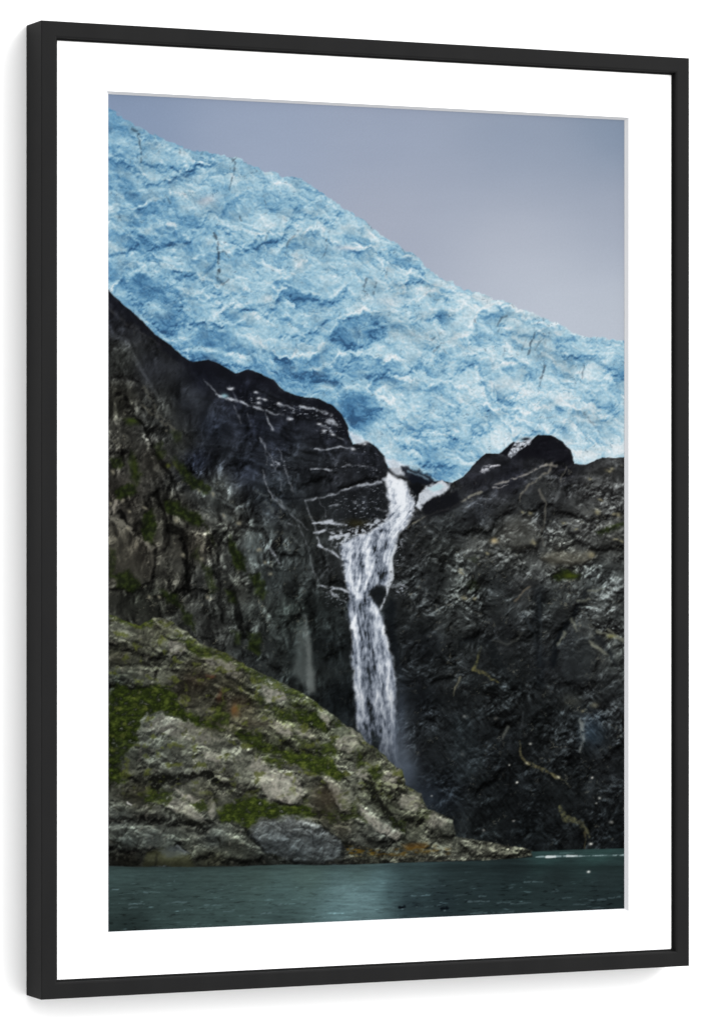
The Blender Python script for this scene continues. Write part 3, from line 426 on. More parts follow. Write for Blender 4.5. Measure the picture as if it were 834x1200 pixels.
    # ------------------------------------------------------------ the waterfall
    FALL = [(454,553),(462,556),(468,562),(478,570),(482,580),(487,588),(485,600),(479,613),(468,624),(463,638),(460,652),(458,664),(459,676),(456,688),(449,690),(442,686),(436,689),(430,698),(441,707),(448,720),(453,736),(457,760),(462,780),(465,797),(464,820),(464,850),(466,880),(466,900),(458,900),(448,886),(436,878),(424,862),(417,852),(416,826),(414,796),(413,768),(411,742),(407,719),(409,698),(405,686),(403,668),(400,654),(396,642),(404,634),(416,629),(430,624),(440,618),(452,610),(456,600),(454,585),(452,570)]
    mf = P(FALL, 3., 1.3)
    wob = 2.5 * fbm(X / 14, Y / 30, 3, 400)
    lower = ss(700, 730, Y)
    fx = X - (np.interp(Y, [550,590,625,650,690,720,800,900], [462,468,440,430,424,430,440,448])) + wob
    str1 = fbm(fx / 3.4, Y / 26, 4, 410); str2 = fbm(fx / 9, Y / 40, 3, 420); tur = fbm(X / 5, Y / 6, 4, 430); tur2 = fbm(X / 4, Y / 9, 4, 435)
    fil = ridged(fx / 4.2, Y / 34, 3, 412, .6) - .62; fil2 = ridged((X + .25 * Y) / 6, Y / 18, 3, 414, .6) - .62
    den = .66 + .12 * ss(715, 690, Y) + (.55 * fil) * (.75 - .15 * lower) + .35 * fil2 * (1 - .6 * lower) + .12 * str1 * (1 - .2 * lower) + .42 * tur2 * lower + .62 * str2 + .42 * tur * (1 - .75 * lower)
    den = den + .28 * ss(625, 570, Y) - .05
    den = den - .36 * lower * ss(0, 1, 1 - np.abs(X - np.interp(Y, [700,760,830,880], [424,432,434,440])) / np.interp(Y, [700,760,860], [7,8,7])) - .18 * ss(810, 880, Y)
    for (x, y, rx, ry, a) in ((424,662,5,11,.6),(442,650,5,12,.4),(447,668,6,14,.45),(415,650,3,10,.25),(452,640,6,8,.35),(440,640,4,8,.3),(452,676,5,8,.5),(420,712,5,8,.5),(424,708,6,6,.3),(436,610,10,5,.4),(450,622,8,3,.35),(425,632,8,3,.25)): den = den - a * B(x, y, rx, ry, 0, 1)
    for p, w in (([(457,556),(466,572),(474,590),(472,606),(462,620)],10),([(410,640),(408,660),(412,682),(416,696)],5),([(430,632),(430,652),(432,676),(424,694)],4),([(414,720),(418,750),(422,800),(424,850)],4),([(438,715),(450,745),(457,785),(459,830),(458,870)],6),([(434,706),(444,722),(452,742)],4),([(412,736),(416,722),(420,706)],2.5),([(444,780),(447,830),(450,870)],4),([(456,650),(458,670)],3)): den = den + .3 * Ln(p, w, w * .8, 3, .7)
    wcol = ramp(np.clip(den, 0, 1.2), [(0,(42,48,56)),(.25,(72,80,92)),(.5,(120,128,141)),(.75,(166,174,186)),(1.,(206,212,220)),(1.2,(232,236,241))])
    wcol = wcol * (1 - .20 * ss(740, 900, Y))[..., None]
    al = mf * ss(-.05, .38, den) * (1 - .45 * ss(850, 905, Y))
    img = mix(img, wcol, np.clip(al, 0, 1))
    over(Ln([(458,660),(460,676),(455,690),(450,702),(446,714)], 4, 2, 1.6, .7, .1), (206, 212, 220), .85)
    over(Ln([(463,640),(459,652),(458,668)], 3, 3, 1.4, .7), (214, 220, 226), .8)
    over(P([(432,692),(440,686),(452,687),(450,700),(444,712),(436,702)], 2), (20, 23, 26), .75)
    over(P([(448,716),(456,700),(462,704),(464,740),(470,790),(466,790),(458,756),(452,734)], 4), (16, 19, 22), .8)
    cas = ss(-.15, .3, fbm(X / 6, Y / 4, 4, 436) + .4 * fil2)
    over(P([(384,627),(408,620),(434,611),(453,604),(456,614),(424,632),(402,644),(388,640)], 3.5, 1.6) * cas, (200, 207, 216), .8)
    over(P([(396,640),(404,636),(410,660),(410,690),(404,692),(400,664)], 3, 1.4) * cas, (196, 203, 212), .7)
    over(P([(452,556),(462,556),(480,570),(490,588),(486,604),(474,618),(462,620),(454,600)], 3, 1.5) * cas, (226, 231, 237), .6)
    # mist at the foot
    over(B(470,888,19,50,-8,.6), (104, 114, 128), .55); over(B(474,905,20,20,0,.6), (70, 80, 94), .5); over(B(500,935,34,22,20,.6), (42, 50, 60), .5); over(B(469,835,9,46,0,.6), (76, 86, 100), .4)
    # ------------------------------------------------------------ the foreground headland
    wx = X + 8 * fbm(X / 30, Y / 30, 4, 521); wy = Y + 8 * fbm(X / 30, Y / 30, 4, 531)
    rel = relief(S, wx, wy, [(34,.8,540,2.4,24,'w'),(20,.6,543,2.2,22,'f'),(13,.8,546,2.0,30,'w'),(8,.8,550,1.6,50,'f'),(5.5,.6,554,1.6,25,'f'),(3.6,.5,558,1.3,60,'f'),(2.4,.2,562,1.2,0,'f')], .4, .9)
    rel = np.clip(rel, -2.8, 3)
    fb = tone([(140,740,92,90,82),(170,755,76,74,64),(190,740,104,100,82),(205,760,108,108,102),(140,770,70,66,54),(170,790,90,88,78),(160,800,84,86,80),(135,800,60,66,62),(240,760,86,86,64),(255,780,92,88,72),(230,790,66,60,48),(270,800,70,64,50),(220,815,54,49,40),(260,830,62,56,46),(290,830,66,60,46),(310,805,112,114,104),(325,815,118,120,114),(280,850,70,66,50),(320,850,92,88,74),(340,840,84,88,60),(370,840,98,100,84),(395,855,96,98,84),(360,860,100,98,82),(330,870,88,90,66),(400,875,112,112,96),(430,880,94,94,76),(450,900,104,102,88),(440,920,80,82,58),(415,905,108,106,98),(465,915,82,78,64),(480,940,104,102,88),(490,960,78,78,64),(510,970,92,90,82),(525,975,76,76,70),(450,945,62,64,50),(340,920,132,130,124),(325,905,120,118,108),(350,905,96,92,82),(380,930,62,57,46),(395,940,58,55,44),(390,915,120,116,106),(405,935,116,114,104),(430,955,112,112,106),(450,975,84,86,86),(420,985,66,66,64),(400,970,54,50,42),(380,955,50,46,36),(190,850,100,102,98),(180,880,84,86,82),(220,870,112,112,102),(210,900,88,88,84),(240,890,108,106,98),(270,880,116,114,106),(300,905,134,130,120),(260,910,92,88,80),(320,925,140,136,126),(290,925,84,82,74),(140,880,66,68,62),(145,910,82,80,72),(160,930,56,52,40),(180,950,64,62,58),(140,960,84,86,86),(150,990,66,72,74),(200,960,92,92,90),(220,955,120,116,106),(240,930,90,86,74),(235,965,74,74,72),(200,990,88,94,94),(180,985,70,74,76),(250,985,70,74,76),(280,1000,66,68,62),(300,990,60,62,60),(330,975,86,90,92),(370,985,80,84,86),(350,1000,66,72,74),(320,1005,40,42,42),(395,1005,52,52,50),(430,1005,60,60,52),(480,1005,66,64,56),(540,995,96,94,86),(580,998,104,100,90),(610,1000,76,74,66),(200,1008,98,100,76),(150,1005,50,46,38),(250,1008,74,72,56)], X, Y, 1.2)
    famp = tone([(150,740,.34),(200,750,.3),(240,800,.34),(310,810,.36),(400,860,.46),(460,910,.55),(340,920,.42),(390,940,.3),(220,870,.34),(300,900,.42),(180,960,.36),(220,1000,.26),(350,985,.22),(430,960,.4),(500,965,.46),(560,995,.5),(420,1005,.5)], X, Y, 5)[..., 0]
    big = relief(S, wx, wy, [(60,1.,571,2.2,25,'r'),(40,.8,573,2.,28,'w')], .45, .85)
    fg = fb * .80 * np.exp(np.clip(.85 * famp * rel * (.3 + .8 * ss(-.3, .35, fbm(X / 34, Y / 28, 4, 575))) + .35 * famp * big + .55 * fbm(wx / 22, wy / 14, 4, 570) + 1.5 * famp * fbm(wx / 8, wy / 6.5, 5, 572, .7) + .05 * n1, -1.5, .7))[..., None]
    j = ridged(wx / 30, wy / 17, 4, 580, .5); fg = fg * (1 - .4 * ss(.88, .97, j))[..., None]
    FM = [[(161,845),(190,837),(221,846),(261,861),(296,879),(311,891),(330,915),(335,938),(300,930),(262,918),(240,908),(203,913),(176,916),(164,890)],[(127,722),(150,730),(180,726),(205,748),(196,768),(180,772),(150,760),(127,756)],[(180,726),(216,738),(240,760),(232,764),(200,750)],[(196,752),(212,752),(218,766),(200,770)],[(256,764),(291,786),(330,805),(333,828),(312,828),(300,812),(270,792),(236,772)],[(120,780),(160,782),(184,784),(182,806),(150,804),(120,804)],[(285,842),(310,838),(335,848),(340,868),(325,880),(296,872),(280,858)],[(322,842),(345,850),(372,864),(376,884),(350,880),(325,868)],[(390,866),(414,862),(430,880),(420,895),(400,888)],[(445,905),(470,900),(474,926),(462,936),(446,924)],[(466,930),(492,934),(500,950),(490,966),(470,958)],[(494,956),(518,956),(534,978),(515,984),(496,972)],[(320,900),(345,906),(356,930),(350,944),(322,938)],[(375,908),(395,918),(412,946),(404,954),(388,936)],[(416,936),(436,950),(470,978),(466,990),(430,984),(412,960)],[(120,938),(160,946),(190,940),(230,948),(248,964),(240,975),(210,966),(170,960),(120,962)],[(186,936),(210,930),(240,956),(236,970),(205,962)],[(120,968),(170,966),(215,985),(200,1000),(150,998),(120,994)],[(250,975),(285,980),(310,1000),(300,1010),(262,1008)],[(120,880),(145,868),(165,880),(162,912),(140,910)],[(200,780),(240,782),(280,800),(300,820),(270,822),(225,806)],[(374,832),(388,842),(388,854),(376,850)],[(345,808),(368,824),(364,834),(342,824)],[(416,895),(436,905),(436,930),(420,922)],[(205,985),(240,980),(250,1000),(225,1006)],[(540,988),(575,990),(615,998),(600,1004),(550,1000)]]
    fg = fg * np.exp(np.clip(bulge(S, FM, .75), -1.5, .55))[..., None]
    ft = lambda deg, a, b, seed: ss(.9, .985, ridged((wx * np.cos(np.radians(deg)) + wy * np.sin(np.radians(deg))) / a, (-wx * np.sin(np.radians(deg)) + wy * np.cos(np.radians(deg))) / b, 3, seed, .35))
    fg = fg * (1 - .5 * np.maximum(ft(24, 44, 11, 585), ft(75, 26, 13, 586)))[..., None]
    fg = mix(fg, fg.mean(-1, keepdims=True) * rgb(1.02, 1.01, .97), np.full(X.shape, .35, np.float32)) * 1.06
    fg = fg * rgb(.97, 1.015, .97)
    lich = ss(.12, .5, fbm(X / 7, Y / 6, 5, 590)); fg = mix(fg, fg * .62 + rgb(70, 68, 62), lich * .55)
    def fput(m, c, a=1.):
        nonlocal fg; fg = mix(fg, rgb(*c), np.clip(m * a, 0, 1))
    # ledges, recesses
    for p, w, a in (([(127,765),(150,752),(175,756),(192,772)],7,.5),([(127,780),(160,778),(188,780)],4,.55),([(200,778),(225,790),(255,800),(290,815)],8,.45),([(205,800),(235,805),(262,812)],9,.45),([(246,776),(270,795),(300,815),(312,828)],6,.45),([(300,832),(315,836),(330,832)],3,.6),([(285,860),(310,868),(330,880)],8,.5),([(128,850),(132,900),(128,930)],5,.6),([(140,905),(170,916),(205,916)],6,.55),([(180,925),(202,908),(240,908),(262,918)],9,.75),([(252,918),(275,930),(300,938)],5,.6),([(252,930),(256,945)],4,.55),([(200,952),(230,968),(250,962)],6,.55),([(285,972),(300,990),(330,1004)],5,.7),([(255,985),(262,1000)],2.5,.6),([(242,1012),(275,1006),(310,1010)],2.5,.6),([(316,1000),(330,1010),(348,1013)],6,.8),([(352,920),(372,914),(392,930)],5,.5),([(372,965),(398,985),(410,992)],7,.75),([(430,912),(440,935),(455,955),(470,970)],11,.65),([(466,905),(466,930)],5,.7),([(400,905),(412,925),(420,938)],4,.55),([(494,940),(480,965),(474,985)],6,.55),([(500,958),(512,975),(528,985)],5,.5),([(420,870),(440,886)],4,.55),([(326,800),(329,812)],4,.75),([(340,862),(366,868)],4,.5),([(326,865),(345,882)],4,.45),([(372,880),(380,900)],4,.45),([(540,1000),(570,1004),(600,1002)],3,.5),([(586,996),(600,998)],4,.6),([(127,985),(150,992),(170,998)],4,.5),([(127,1003),(150,1008),(162,1012)],8,.6),([(144,1000),(150,1012)],4,.7)):
        fput(Ln(p, w * .9, w * .5, 2.2, 1.8, .12, int(p[0][0])), (17, 18, 15), min(1, a * 1.3))
    # pale lit faces
    for p, a in (([(196,752),(208,750),(218,760),(212,768),(198,768)],.5),([(308,800),(324,800),(327,822),(312,824),(306,812)],.55),([(236,768),(252,768),(270,776),(285,790),(276,796),(258,786),(240,778)],.45),([(320,800),(330,802),(337,820),(330,824),(322,815)],.55),([(374,832),(386,840),(386,850),(378,848)],.55),([(320,845),(340,850),(344,862),(330,864),(320,856)],.6),([(345,855),(365,856),(370,866),(352,866)],.4),([(392,866),(410,864),(420,872),(410,882),(394,876)],.5),([(450,905),(466,898),(470,908),(462,918),(448,914)],.6),([(420,895),(432,905),(430,915),(418,908)],.5),([(320,902),(340,905),(355,925),(352,940),(332,940),(320,930)],.6),([(300,885),(312,893),(326,915),(330,935),(316,938),(304,918),(292,900)],.5),([(378,910),(392,918),(408,936),(412,950),(402,952),(390,934)],.6),([(418,940),(430,950),(450,965),(470,978),(466,986),(440,972),(424,958)],.6),([(470,930),(490,934),(496,944),(480,950),(468,944)],.5),([(494,955),(508,952),(522,962),(520,972),(500,970)],.45),([(204,924),(222,932),(240,938),(236,943),(216,936)],.75),([(190,938),(210,936),(236,955),(240,965),(220,958),(200,950)],.4),([(168,855),(190,838),(215,846),(240,858),(262,868),(240,874),(200,862)],.35),([(238,880),(258,884),(256,896),(240,892)],.5),([(250,935),(254,950),(248,960),(242,952)],.5),([(406,852),(420,860),(426,870),(414,866)],.4)):
        m = P(p, 2.5, 1.5) * (.55 + .6 * ss(-.3, .3, fbm(X / 5, Y / 4, 4, 600))); fput(m, (172, 168, 156), a)
    # rust and brown stains
    for (x, y, rx, ry, c, a) in ((277,833,5,8,(140,92,44),.6),(258,815,4,8,(110,70,48),.4),(246,793,5,3,(120,66,44),.5),(230,800,20,12,(58,48,38),.4),(280,825,16,14,(66,54,40),.4),(382,935,20,16,(52,44,34),.55),(245,850,24,10,(62,56,42),.4),(300,848,20,6,(82,76,64),.5),(340,780,14,4,(70,66,40),.3)):
        fput(B(x, y, rx, ry, 0, 1.5), c, a)
    # grass, moss
    FG = [([(129,812),(140,800),(152,806),(165,803),(178,806),(192,802),(205,812),(216,832),(240,842),(262,856),(246,854),(221,846),(192,836),(176,836),(163,842),(161,866),(150,872),(140,860),(129,876)],1.,.25),([(115,848),(150,850),(160,868),(148,878),(140,900),(128,920),(115,920)],.85,-.1),([(127,904),(140,902),(150,914),(138,920),(127,918)],.9,.1),([(127,708),(140,714),(160,722),(178,724),(180,734),(165,736),(148,730),(127,720)],.9,.6),([(212,750),(232,754),(256,764),(280,776),(300,788),(296,792),(272,780),(248,770),(222,764)],.75,.55),([(300,786),(330,796),(350,806),(376,824),(370,832),(345,816),(318,806),(298,796)],.7,.55),([(345,834),(368,834),(382,848),(384,856),(368,854),(348,844)],.95,.2),([(322,832),(340,832),(344,842),(328,846)],.85,.3),([(388,838),(400,846),(406,856),(392,850)],.8,.3),([(322,884),(345,880),(368,886),(392,892),(405,908),(400,916),(378,906),(350,900),(332,892)],1.,.55),([(374,872),(392,868),(394,884),(384,892),(370,886)],.8,.4),([(345,862),(366,866),(372,882),(352,878)],.5,.2),([(240,838),(262,826),(272,838),(266,850),(252,848)],.75,.2),([(272,858),(296,858),(312,872),(330,884),(320,888),(300,878),(280,870)],.85,.3),([(300,880),(316,890),(330,892),(332,902),(312,898)],.8,.5),([(258,952),(272,938),(292,934),(330,942),(360,948),(372,956),(360,960),(330,954),(306,958),(288,972),(272,966),(258,966)],1.,.45),([(168,932),(186,928),(203,930),(198,942),(176,946)],.8,.2),([(222,942),(240,936),(244,946),(232,952)],.8,.3),([(252,934),(258,930),(256,948)],.5,.2),([(430,900),(446,894),(448,908),(436,912)],.8,.2),([(418,880),(428,886),(426,904),(420,900)],.7,.3),([(376,950),(396,948),(420,958),(408,966),(388,962)],.5,.3),([(398,930),(420,945),(416,955),(402,946)],.4,.3),([(460,960),(476,962),(476,974),(464,972)],.6,.0),([(490,945),(504,950),(500,960),(488,960)],.5,.1),([(440,868),(452,880),(448,886),(438,878)],.6,.3),([(456,890),(470,902),(462,906),(452,898)],.4,.4),([(470,910),(480,922),(474,926)],.4,.3),([(412,946),(424,950),(430,965),(418,962)],.35,.3),([(196,744),(214,740),(226,752),(214,756)],.45,.5),([(350,930),(362,938),(356,948)],.4,.3),([(330,806),(352,816),(358,830),(344,828)],.45,.5),([(284,800),(300,812),(312,828),(296,826)],.3,.2),([(300,815),(318,824),(330,830),(326,838),(306,834)],.4,.4)]
    gt = fbm(X / 10, Y / 6, 4, 610, .6); gs = fbm(X / 2.6, Y / 4.5, 3, 620)
    for p, a, br in FG:
        m = P(p, 3.2, 2.6) * ss(-.35, .15, gt + .2 * gs + .5 * a - .25)
        g = ramp(gt * 1.5 + gs * .22 + br * .65 - .16, [(-.6,(16,21,10)),(-.2,(27,35,13)),(.2,(44,54,20)),(.6,(68,80,31)),(1.1,(104,110,50))])
        fg = mix(fg, g, np.clip(m * a, 0, .96))
    ms = ss(.12, .42, fbm(X / 14, Y / 11, 5, 630)) * ss(700, 740, Y) * ss(960, 900, Y)
    fg = mix(fg, rgb(76, 82, 38) * (1 + .5 * gs)[..., None], np.clip(.72 * ms, 0, 1))
    # shoreline: olive boulder, weed, wet stones
    fput(P([(164,1018),(172,1000),(190,996),(222,1002),(230,1018)], 3, 1), (88, 90, 62), .6); fput(Ln([(184,1002),(182,1016)], 2, 1.4, 1.4), (44, 46, 36), .7); fput(P([(186,998),(206,992),(222,1000),(210,1004),(194,1006)], 3), (104, 114, 118), .5); fput(Ln([(207,992),(221,1001)], 2, 1, 1), (130, 138, 140), .6)
    wd = ss(-.2, .35, fbm(X / 9, Y / 4, 4, 640))
    fput(P([(402,992),(425,994),(452,999),(470,995),(500,990),(530,996),(528,1002),(500,1000),(470,1004),(440,1003),(412,1002)], 3, 1.2) * wd, (86, 66, 24), .75); fput(P([(470,990),(500,988),(498,996),(474,997)], 3), (92, 62, 22), .5)
    fput(P([(404,993),(436,996),(440,1004),(410,1004)], 3, 1) * wd, (92, 76, 28), .5)
    b1, b2, bid = worley(X / 6, Y / 4, 61); sh = P([(400,1001),(530,999),(626,1001),(620,1008),(530,1012),(400,1016)], 2.5)
    fg = mix(fg, fg * (.45 + 1.1 * bid)[..., None] * ss(.0, .3, b2 - b1)[..., None] + 6, np.clip(.35 * sh, 0, 1))
    # smooth boulder at the water's edge
    bm = P([(291,978),(300,966),(318,960),(345,960),(362,964),(378,970),(392,980),(403,992),(402,1006),(388,1010),(368,1013),(340,1011),(322,1002),(306,994)], 2.5, 2.2)
    bs = ramp((Y - 960) / 52 + .35 * fbm(X / 12, Y / 8, 5, 650) - .0015 * (X - 345), [(-.2,(118,122,122)),(.15,(100,105,106)),(.5,(74,80,83)),(.75,(62,68,71)),(1.05,(40,43,44))]); fg = mix(fg, bs * np.exp(.10 * n1 + .2 * rel + .6 * fbm(X / 9, Y / 6, 5, 652, .65))[..., None], bm * .66)
    for p, w in (([(291,978),(300,988),(312,998),(326,1010)],4),([(401,990),(403,1004)],4),([(330,1008),(352,1013),(380,1012)],3),([(322,962),(336,974),(352,982)],1.4),([(352,966),(364,980),(370,996)],1.4),([(366,1000),(384,1004)],1.2)):
        fput(S.line(p, w, w * .6, 1.6, 1.2, .1), (20, 22, 22), .8)
    # wet foot
    fg = fg * (1 - .38 * ss(1004, 1014, Y + 1.5 * n1) * ss(430, 300, np.abs(X - 100)))[..., None]
    fg = fg * (1 - .25 * ss(960, 1010, Y) * ss(300, 140, X))[..., None]
    m_fg = P(HILL + SHORE, 1., .75)
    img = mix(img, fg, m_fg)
    over(Ln([(150,941),(154,943)], 2.5, 1.5, .8), (200, 200, 196), .8)
    # ------------------------------------------------------------ water
    WL = [(624,1004.5),(605,1006.5),(580,1008),(530,1010),(470,1011.5),(418,1013.6),(370,1014.5),(330,1013.6),(280,1015.8),(228,1016.4),(165,1016.4),(110,1015)]
    WAT = WL + [(110,1110),(745,1110),(745,993.8),(733,994.5),(690,995.5),(655,997),(622,998.4)]
    wc = tone([(135,1025,46,68,68),(180,1030,44,64,64),(250,1025,46,66,64),(300,1030,50,72,68),(140,1060,38,56,56),(200,1060,42,62,62),(150,1085,28,42,42),(260,1070,46,68,68),(330,1050,54,80,80),(360,1025,58,82,78),(330,1075,46,68,70),(420,1025,54,78,78),(410,1050,74,104,112),(430,1060,72,102,112),(445,1040,66,98,108),(400,1072,68,100,110),(460,1045,44,68,78),(480,1025,40,62,68),(480,1060,30,48,58),(540,1030,28,44,48),(520,1060,26,42,50),(560,1060,26,42,47),(600,1020,24,38,42),(650,1030,26,40,43),(650,1060,28,44,48),(710,1030,28,42,46),(710,1060,24,38,43),(640,1000,28,62,62),(700,998,30,66,64)], X, Y, 1.5)
    wc = mix(wc, wc.mean(-1, keepdims=True) * rgb(.90, 1.07, 1.04), np.full(X.shape, .6, np.float32)) * 1.12
    wc = wc + rgb(8, 10, 11) * (B(420,1052,40,42,0,.5) + .4 * B(330,1050,60,30,0,.5))[..., None]
    w = wc * (1 + .20 * fbm(X / 34, Y / 3.0, 4, 700) + .10 * fbm(X / 9, Y / 1.6, 3, 710))[..., None]
    rp = fbm(X / 17, Y / 2.3, 4, 720); near = ss(1016, 1050, Y)
    w = w + (rgb(54, 66, 70) * (ss(.2, .6, rp) * near * ss(-.1, .3, fbm(X / 60, Y / 9, 3, 721)))[..., None]) * .8
    w = w - (rgb(14, 18, 18) * (ss(.2, .5, fbm(X / 15, Y / 2.6, 3, 730)) * near)[..., None])
    for k, (x, y, L, a) in enumerate(((134,1043,9,.8),(178,1046,20,.55),(206,1058,24,.5),(160,1060,18,.45),(250,1061,20,.5),(156,1064,10,.4),(268,1068,12,.5),(312,1071,12,.5),(284,1073,6,.4),(330,1060,10,.4),(360,1058,12,.4),(300,1042,10,.3),(206,1033,2,.5),(295,1056,6,.5),(560,1057,26,.6),(590,1058,16,.6),(610,1059,22,.5),(625,1034,22,.6),(540,1049,14,.4),(565,1051,8,.5),(680,1060,18,.5),(700,1055,20,.45),(560,1071,20,.5),(590,1069,24,.4),(665,1052,12,.5),(720,1052,14,.5),(500,1063,24,.4),(490,1050,14,.4),(455,1064,14,.3),(700,1064,14,.45),(600,1041,6,.4),(550,1022,10,.25),(650,1045,8,.3),(515,1038,14,.35),(420,1036,18,.3),(400,1044,20,.35),(430,1052,24,.3))):
        m = Ln([(x - L / 2, y + .4), (x + L / 2, y - .4)], 1.5, 1., .9, .5, .15, k + 60); w = mix(w, rgb(112, 134, 140), np.clip(m * a * .8, 0, 1))
    w = w * (1 - .16 * ss(1012, 1016, Y) * ss(1024, 1016, Y))[..., None]
    m_w = P(WAT, .9, .12); img = mix(img, w, m_w)
    over(Ln([(628,1004.6),(660,1003.8),(700,1003),(736,1002.4)], 1.6, 1.6, .7, .1, .05), (150, 170, 172), .85); over(Ln([(640,1004.6),(650,1004.2)], 2, 1.6, .8, .1), (214, 222, 222), .9); over(Ln([(664,1003.6),(676,1003.3)], 2, 1.4, .8, .1), (200, 210, 210), .8)
    over(Ln([(656,1000.4),(672,1000)], 1.2, 1, .8, .2), (90, 120, 118), .6)
    over(B(689.5,1022,2.2,1.5,0,.1), (226, 230, 226), 1.)
    for (x, y) in ((471.5,1063.5),(521,1065)): over(Ln([(x - 3.5, y + .3), (x + 3, y)], 2.4, 1.8, .7, .1), (10, 16, 20), .95); over(B(x + 2.2, y - 1.8, 1.4, 1.2, 0, .1), (12, 18, 22), .9); over(B(x, y + 2.6, 1.6, 1, 0, .1), (120, 140, 146), .6)
    img = img * (1 + .022 * fbm(X / 2., Y / 2., 2, 800))[..., None]
    return np.clip(img, 4, 252)
AMB, KEY, KEYPOS, ILLUM = 1.5, 98., (2.2, -2.6, 2.4), 1.95; WDIR, WLO = (.66, -.1, .68), .12
# ------------------------------------------------------------------ scene: a framed print on a white wall
import bpy, bmesh, math
W = .475                                    # outer width of the frame in metres; all measures below are in frame widths
SC = bpy.context.scene
H0, H1, DEP = -.6253, .6988, .0599          # bottom, top (relative to eye height) and depth of the frame
FOC, YAW, DIST, XO, EYE = 4551.64, .427509, 5.24442, -.424496, 629.59
RAIL, RECESS = .0225, .0085
def project(X, Y, Z):
    """frame coordinates -> photograph pixels (used to lay the picture out on its sheet)"""
    dep = DIST + X * math.sin(YAW) - Y * math.cos(YAW); lat = X * math.cos(YAW) + Y * math.sin(YAW) + XO
    return 417 + FOC * lat / dep, EYE - FOC * Z / dep
def P3(x, y, z): return ((x - .5) * W, -y * W, (z - H0) * W)      # y grows out of the wall; base of the frame at z = 0

def material(name):
    m = bpy.data.materials.new(name); m.use_nodes = True; nt = m.node_tree
    return m, nt, nt.nodes['Principled BSDF']
def node(nt, kind, **kw):
    n = nt.nodes.new(kind)
    for k, v in kw.items():
        if hasattr(n, k): setattr(n, k, v)
        else: n.inputs[k.replace('_', ' ')].default_value = v
    return n
def lk(nt, a, b): nt.links.new(a, b)

# black satin lacquer with faint brushing
m_frame, nt, bs = material('black_lacquer')
bs.inputs['Roughness'].default_value = .55; bs.inputs['Specular IOR Level'].default_value = .03
tc = node(nt, 'ShaderNodeTexCoord'); nz = node(nt, 'ShaderNodeTexNoise', Scale=60., Detail=6.)
mp = node(nt, 'ShaderNodeMapping'); mp.inputs['Scale'].default_value = (1, 1, .25)
lk(nt, tc.outputs['Object'], mp.inputs['Vector']); lk(nt, mp.outputs['Vector'], nz.inputs['Vector'])
cr = node(nt, 'ShaderNodeValToRGB'); cr.color_ramp.elements[0].color = (.0085, .0085, .0088, 1); cr.color_ramp.elements[1].color = (.0125, .0125, .0125, 1)
lk(nt, nz.outputs['Fac'], cr.inputs['Fac']); lk(nt, cr.outputs['Color'], bs.inputs['Base Color'])
nz2 = node(nt, 'ShaderNodeTexNoise', Scale=900., Detail=3.); lk(nt, tc.outputs['Object'], nz2.inputs['Vector'])
bp = node(nt, 'ShaderNodeBump', Strength=.06, Distance=.0004); lk(nt, nz2.outputs['Fac'], bp.inputs['Height']); lk(nt, bp.outputs['Normal'], bs.inputs['Normal'])

def card(name, col, scale, amt):
    m, nt, bs = material(name); bs.inputs['Roughness'].default_value = .9; bs.inputs['Specular IOR Level'].default_value = .1
    tc = node(nt, 'ShaderNodeTexCoord'); nz = node(nt, 'ShaderNodeTexNoise', Scale=scale, Detail=5.)
    lk(nt, tc.outputs['Object'], nz.inputs['Vector'])
    cr = node(nt, 'ShaderNodeValToRGB'); cr.color_ramp.elements[0].color = tuple(c * (1 - amt) for c in col) + (1,); cr.color_ramp.elements[1].color = tuple(col) + (1,)
    lk(nt, nz.outputs['Fac'], cr.inputs['Fac']); lk(nt, cr.outputs['Color'], bs.inputs['Base Color'])
    bp = node(nt, 'ShaderNodeBump', Strength=.05, Distance=.0003); lk(nt, nz.outputs['Fac'], bp.inputs['Height']); lk(nt, bp.outputs['Normal'], bs.inputs['Normal'])
    return m
m_mat = card('white_mat_board', (.93, .93, .925), 500., .02)
m_core = card('mat_core', (.52, .525, .54), 700., .05)
m_wall = card('white_wall_paint', (.93, .93, .93), 220., .015)

root = bpy.data.objects.new('framed_print', None); SC.collection.objects.link(root)
root.empty_display_size = .1
root['label'] = 'black framed waterfall and glacier print in wide white mat, hanging on white wall'
root['category'] = 'framed print'
def part(name, bm, mat, parent=root):
    me = bpy.data.meshes.new(name); bm.normal_update(); bm.to_mesh(me); bm.free()
    o = bpy.data.objects.new(name, me); SC.collection.objects.link(o); o.parent = parent; me.materials.append(mat); return o

# --- four mitred rails: the section runs outer back, outer front, face, inner bevel, inner wall, black lip
c, bv = .0012, .0028
SECT = [(0, -DEP), (0, -c), (.3 * c, -.3 * c), (c, 0), (RAIL - bv, 0), (RAIL - .25 * bv, -.28 * bv), (RAIL, -bv), (RAIL, -RECESS + .0012), (RAIL + .0027, -RECESS + .0012), (RAIL + .0027, -RECESS - .004), (RAIL + .0027, -DEP)]
def rail(side):
    bm = bmesh.new(); ends = []
    for e in (0, 1):
        ring = []
        for d, y in SECT:
            x0, x1, z0, z1 = d, 1 - d, H0 + d, H1 - d
            ring.append(bm.verts.new(P3(*{'t': ((x0, y, z1), (x1, y, z1)), 'b': ((x0, y, z0), (x1, y, z0)), 'l': ((x0, y, z0), (x0, y, z1)), 'r': ((x1, y, z0), (x1, y, z1))}[side][e])))
        ends.append(ring)
    n = len(SECT)
    for i in range(n): bm.faces.new((ends[0][i], ends[0][(i + 1) % n], ends[1][(i + 1) % n], ends[1][i]))
    bm.faces.new(ends[0]); bm.faces.new(ends[1][::-1]); bmesh.ops.recalc_face_normals(bm, faces=bm.faces)
    return part('frame_rail', bm, m_frame)
for sd in 'tblr': rail(sd)

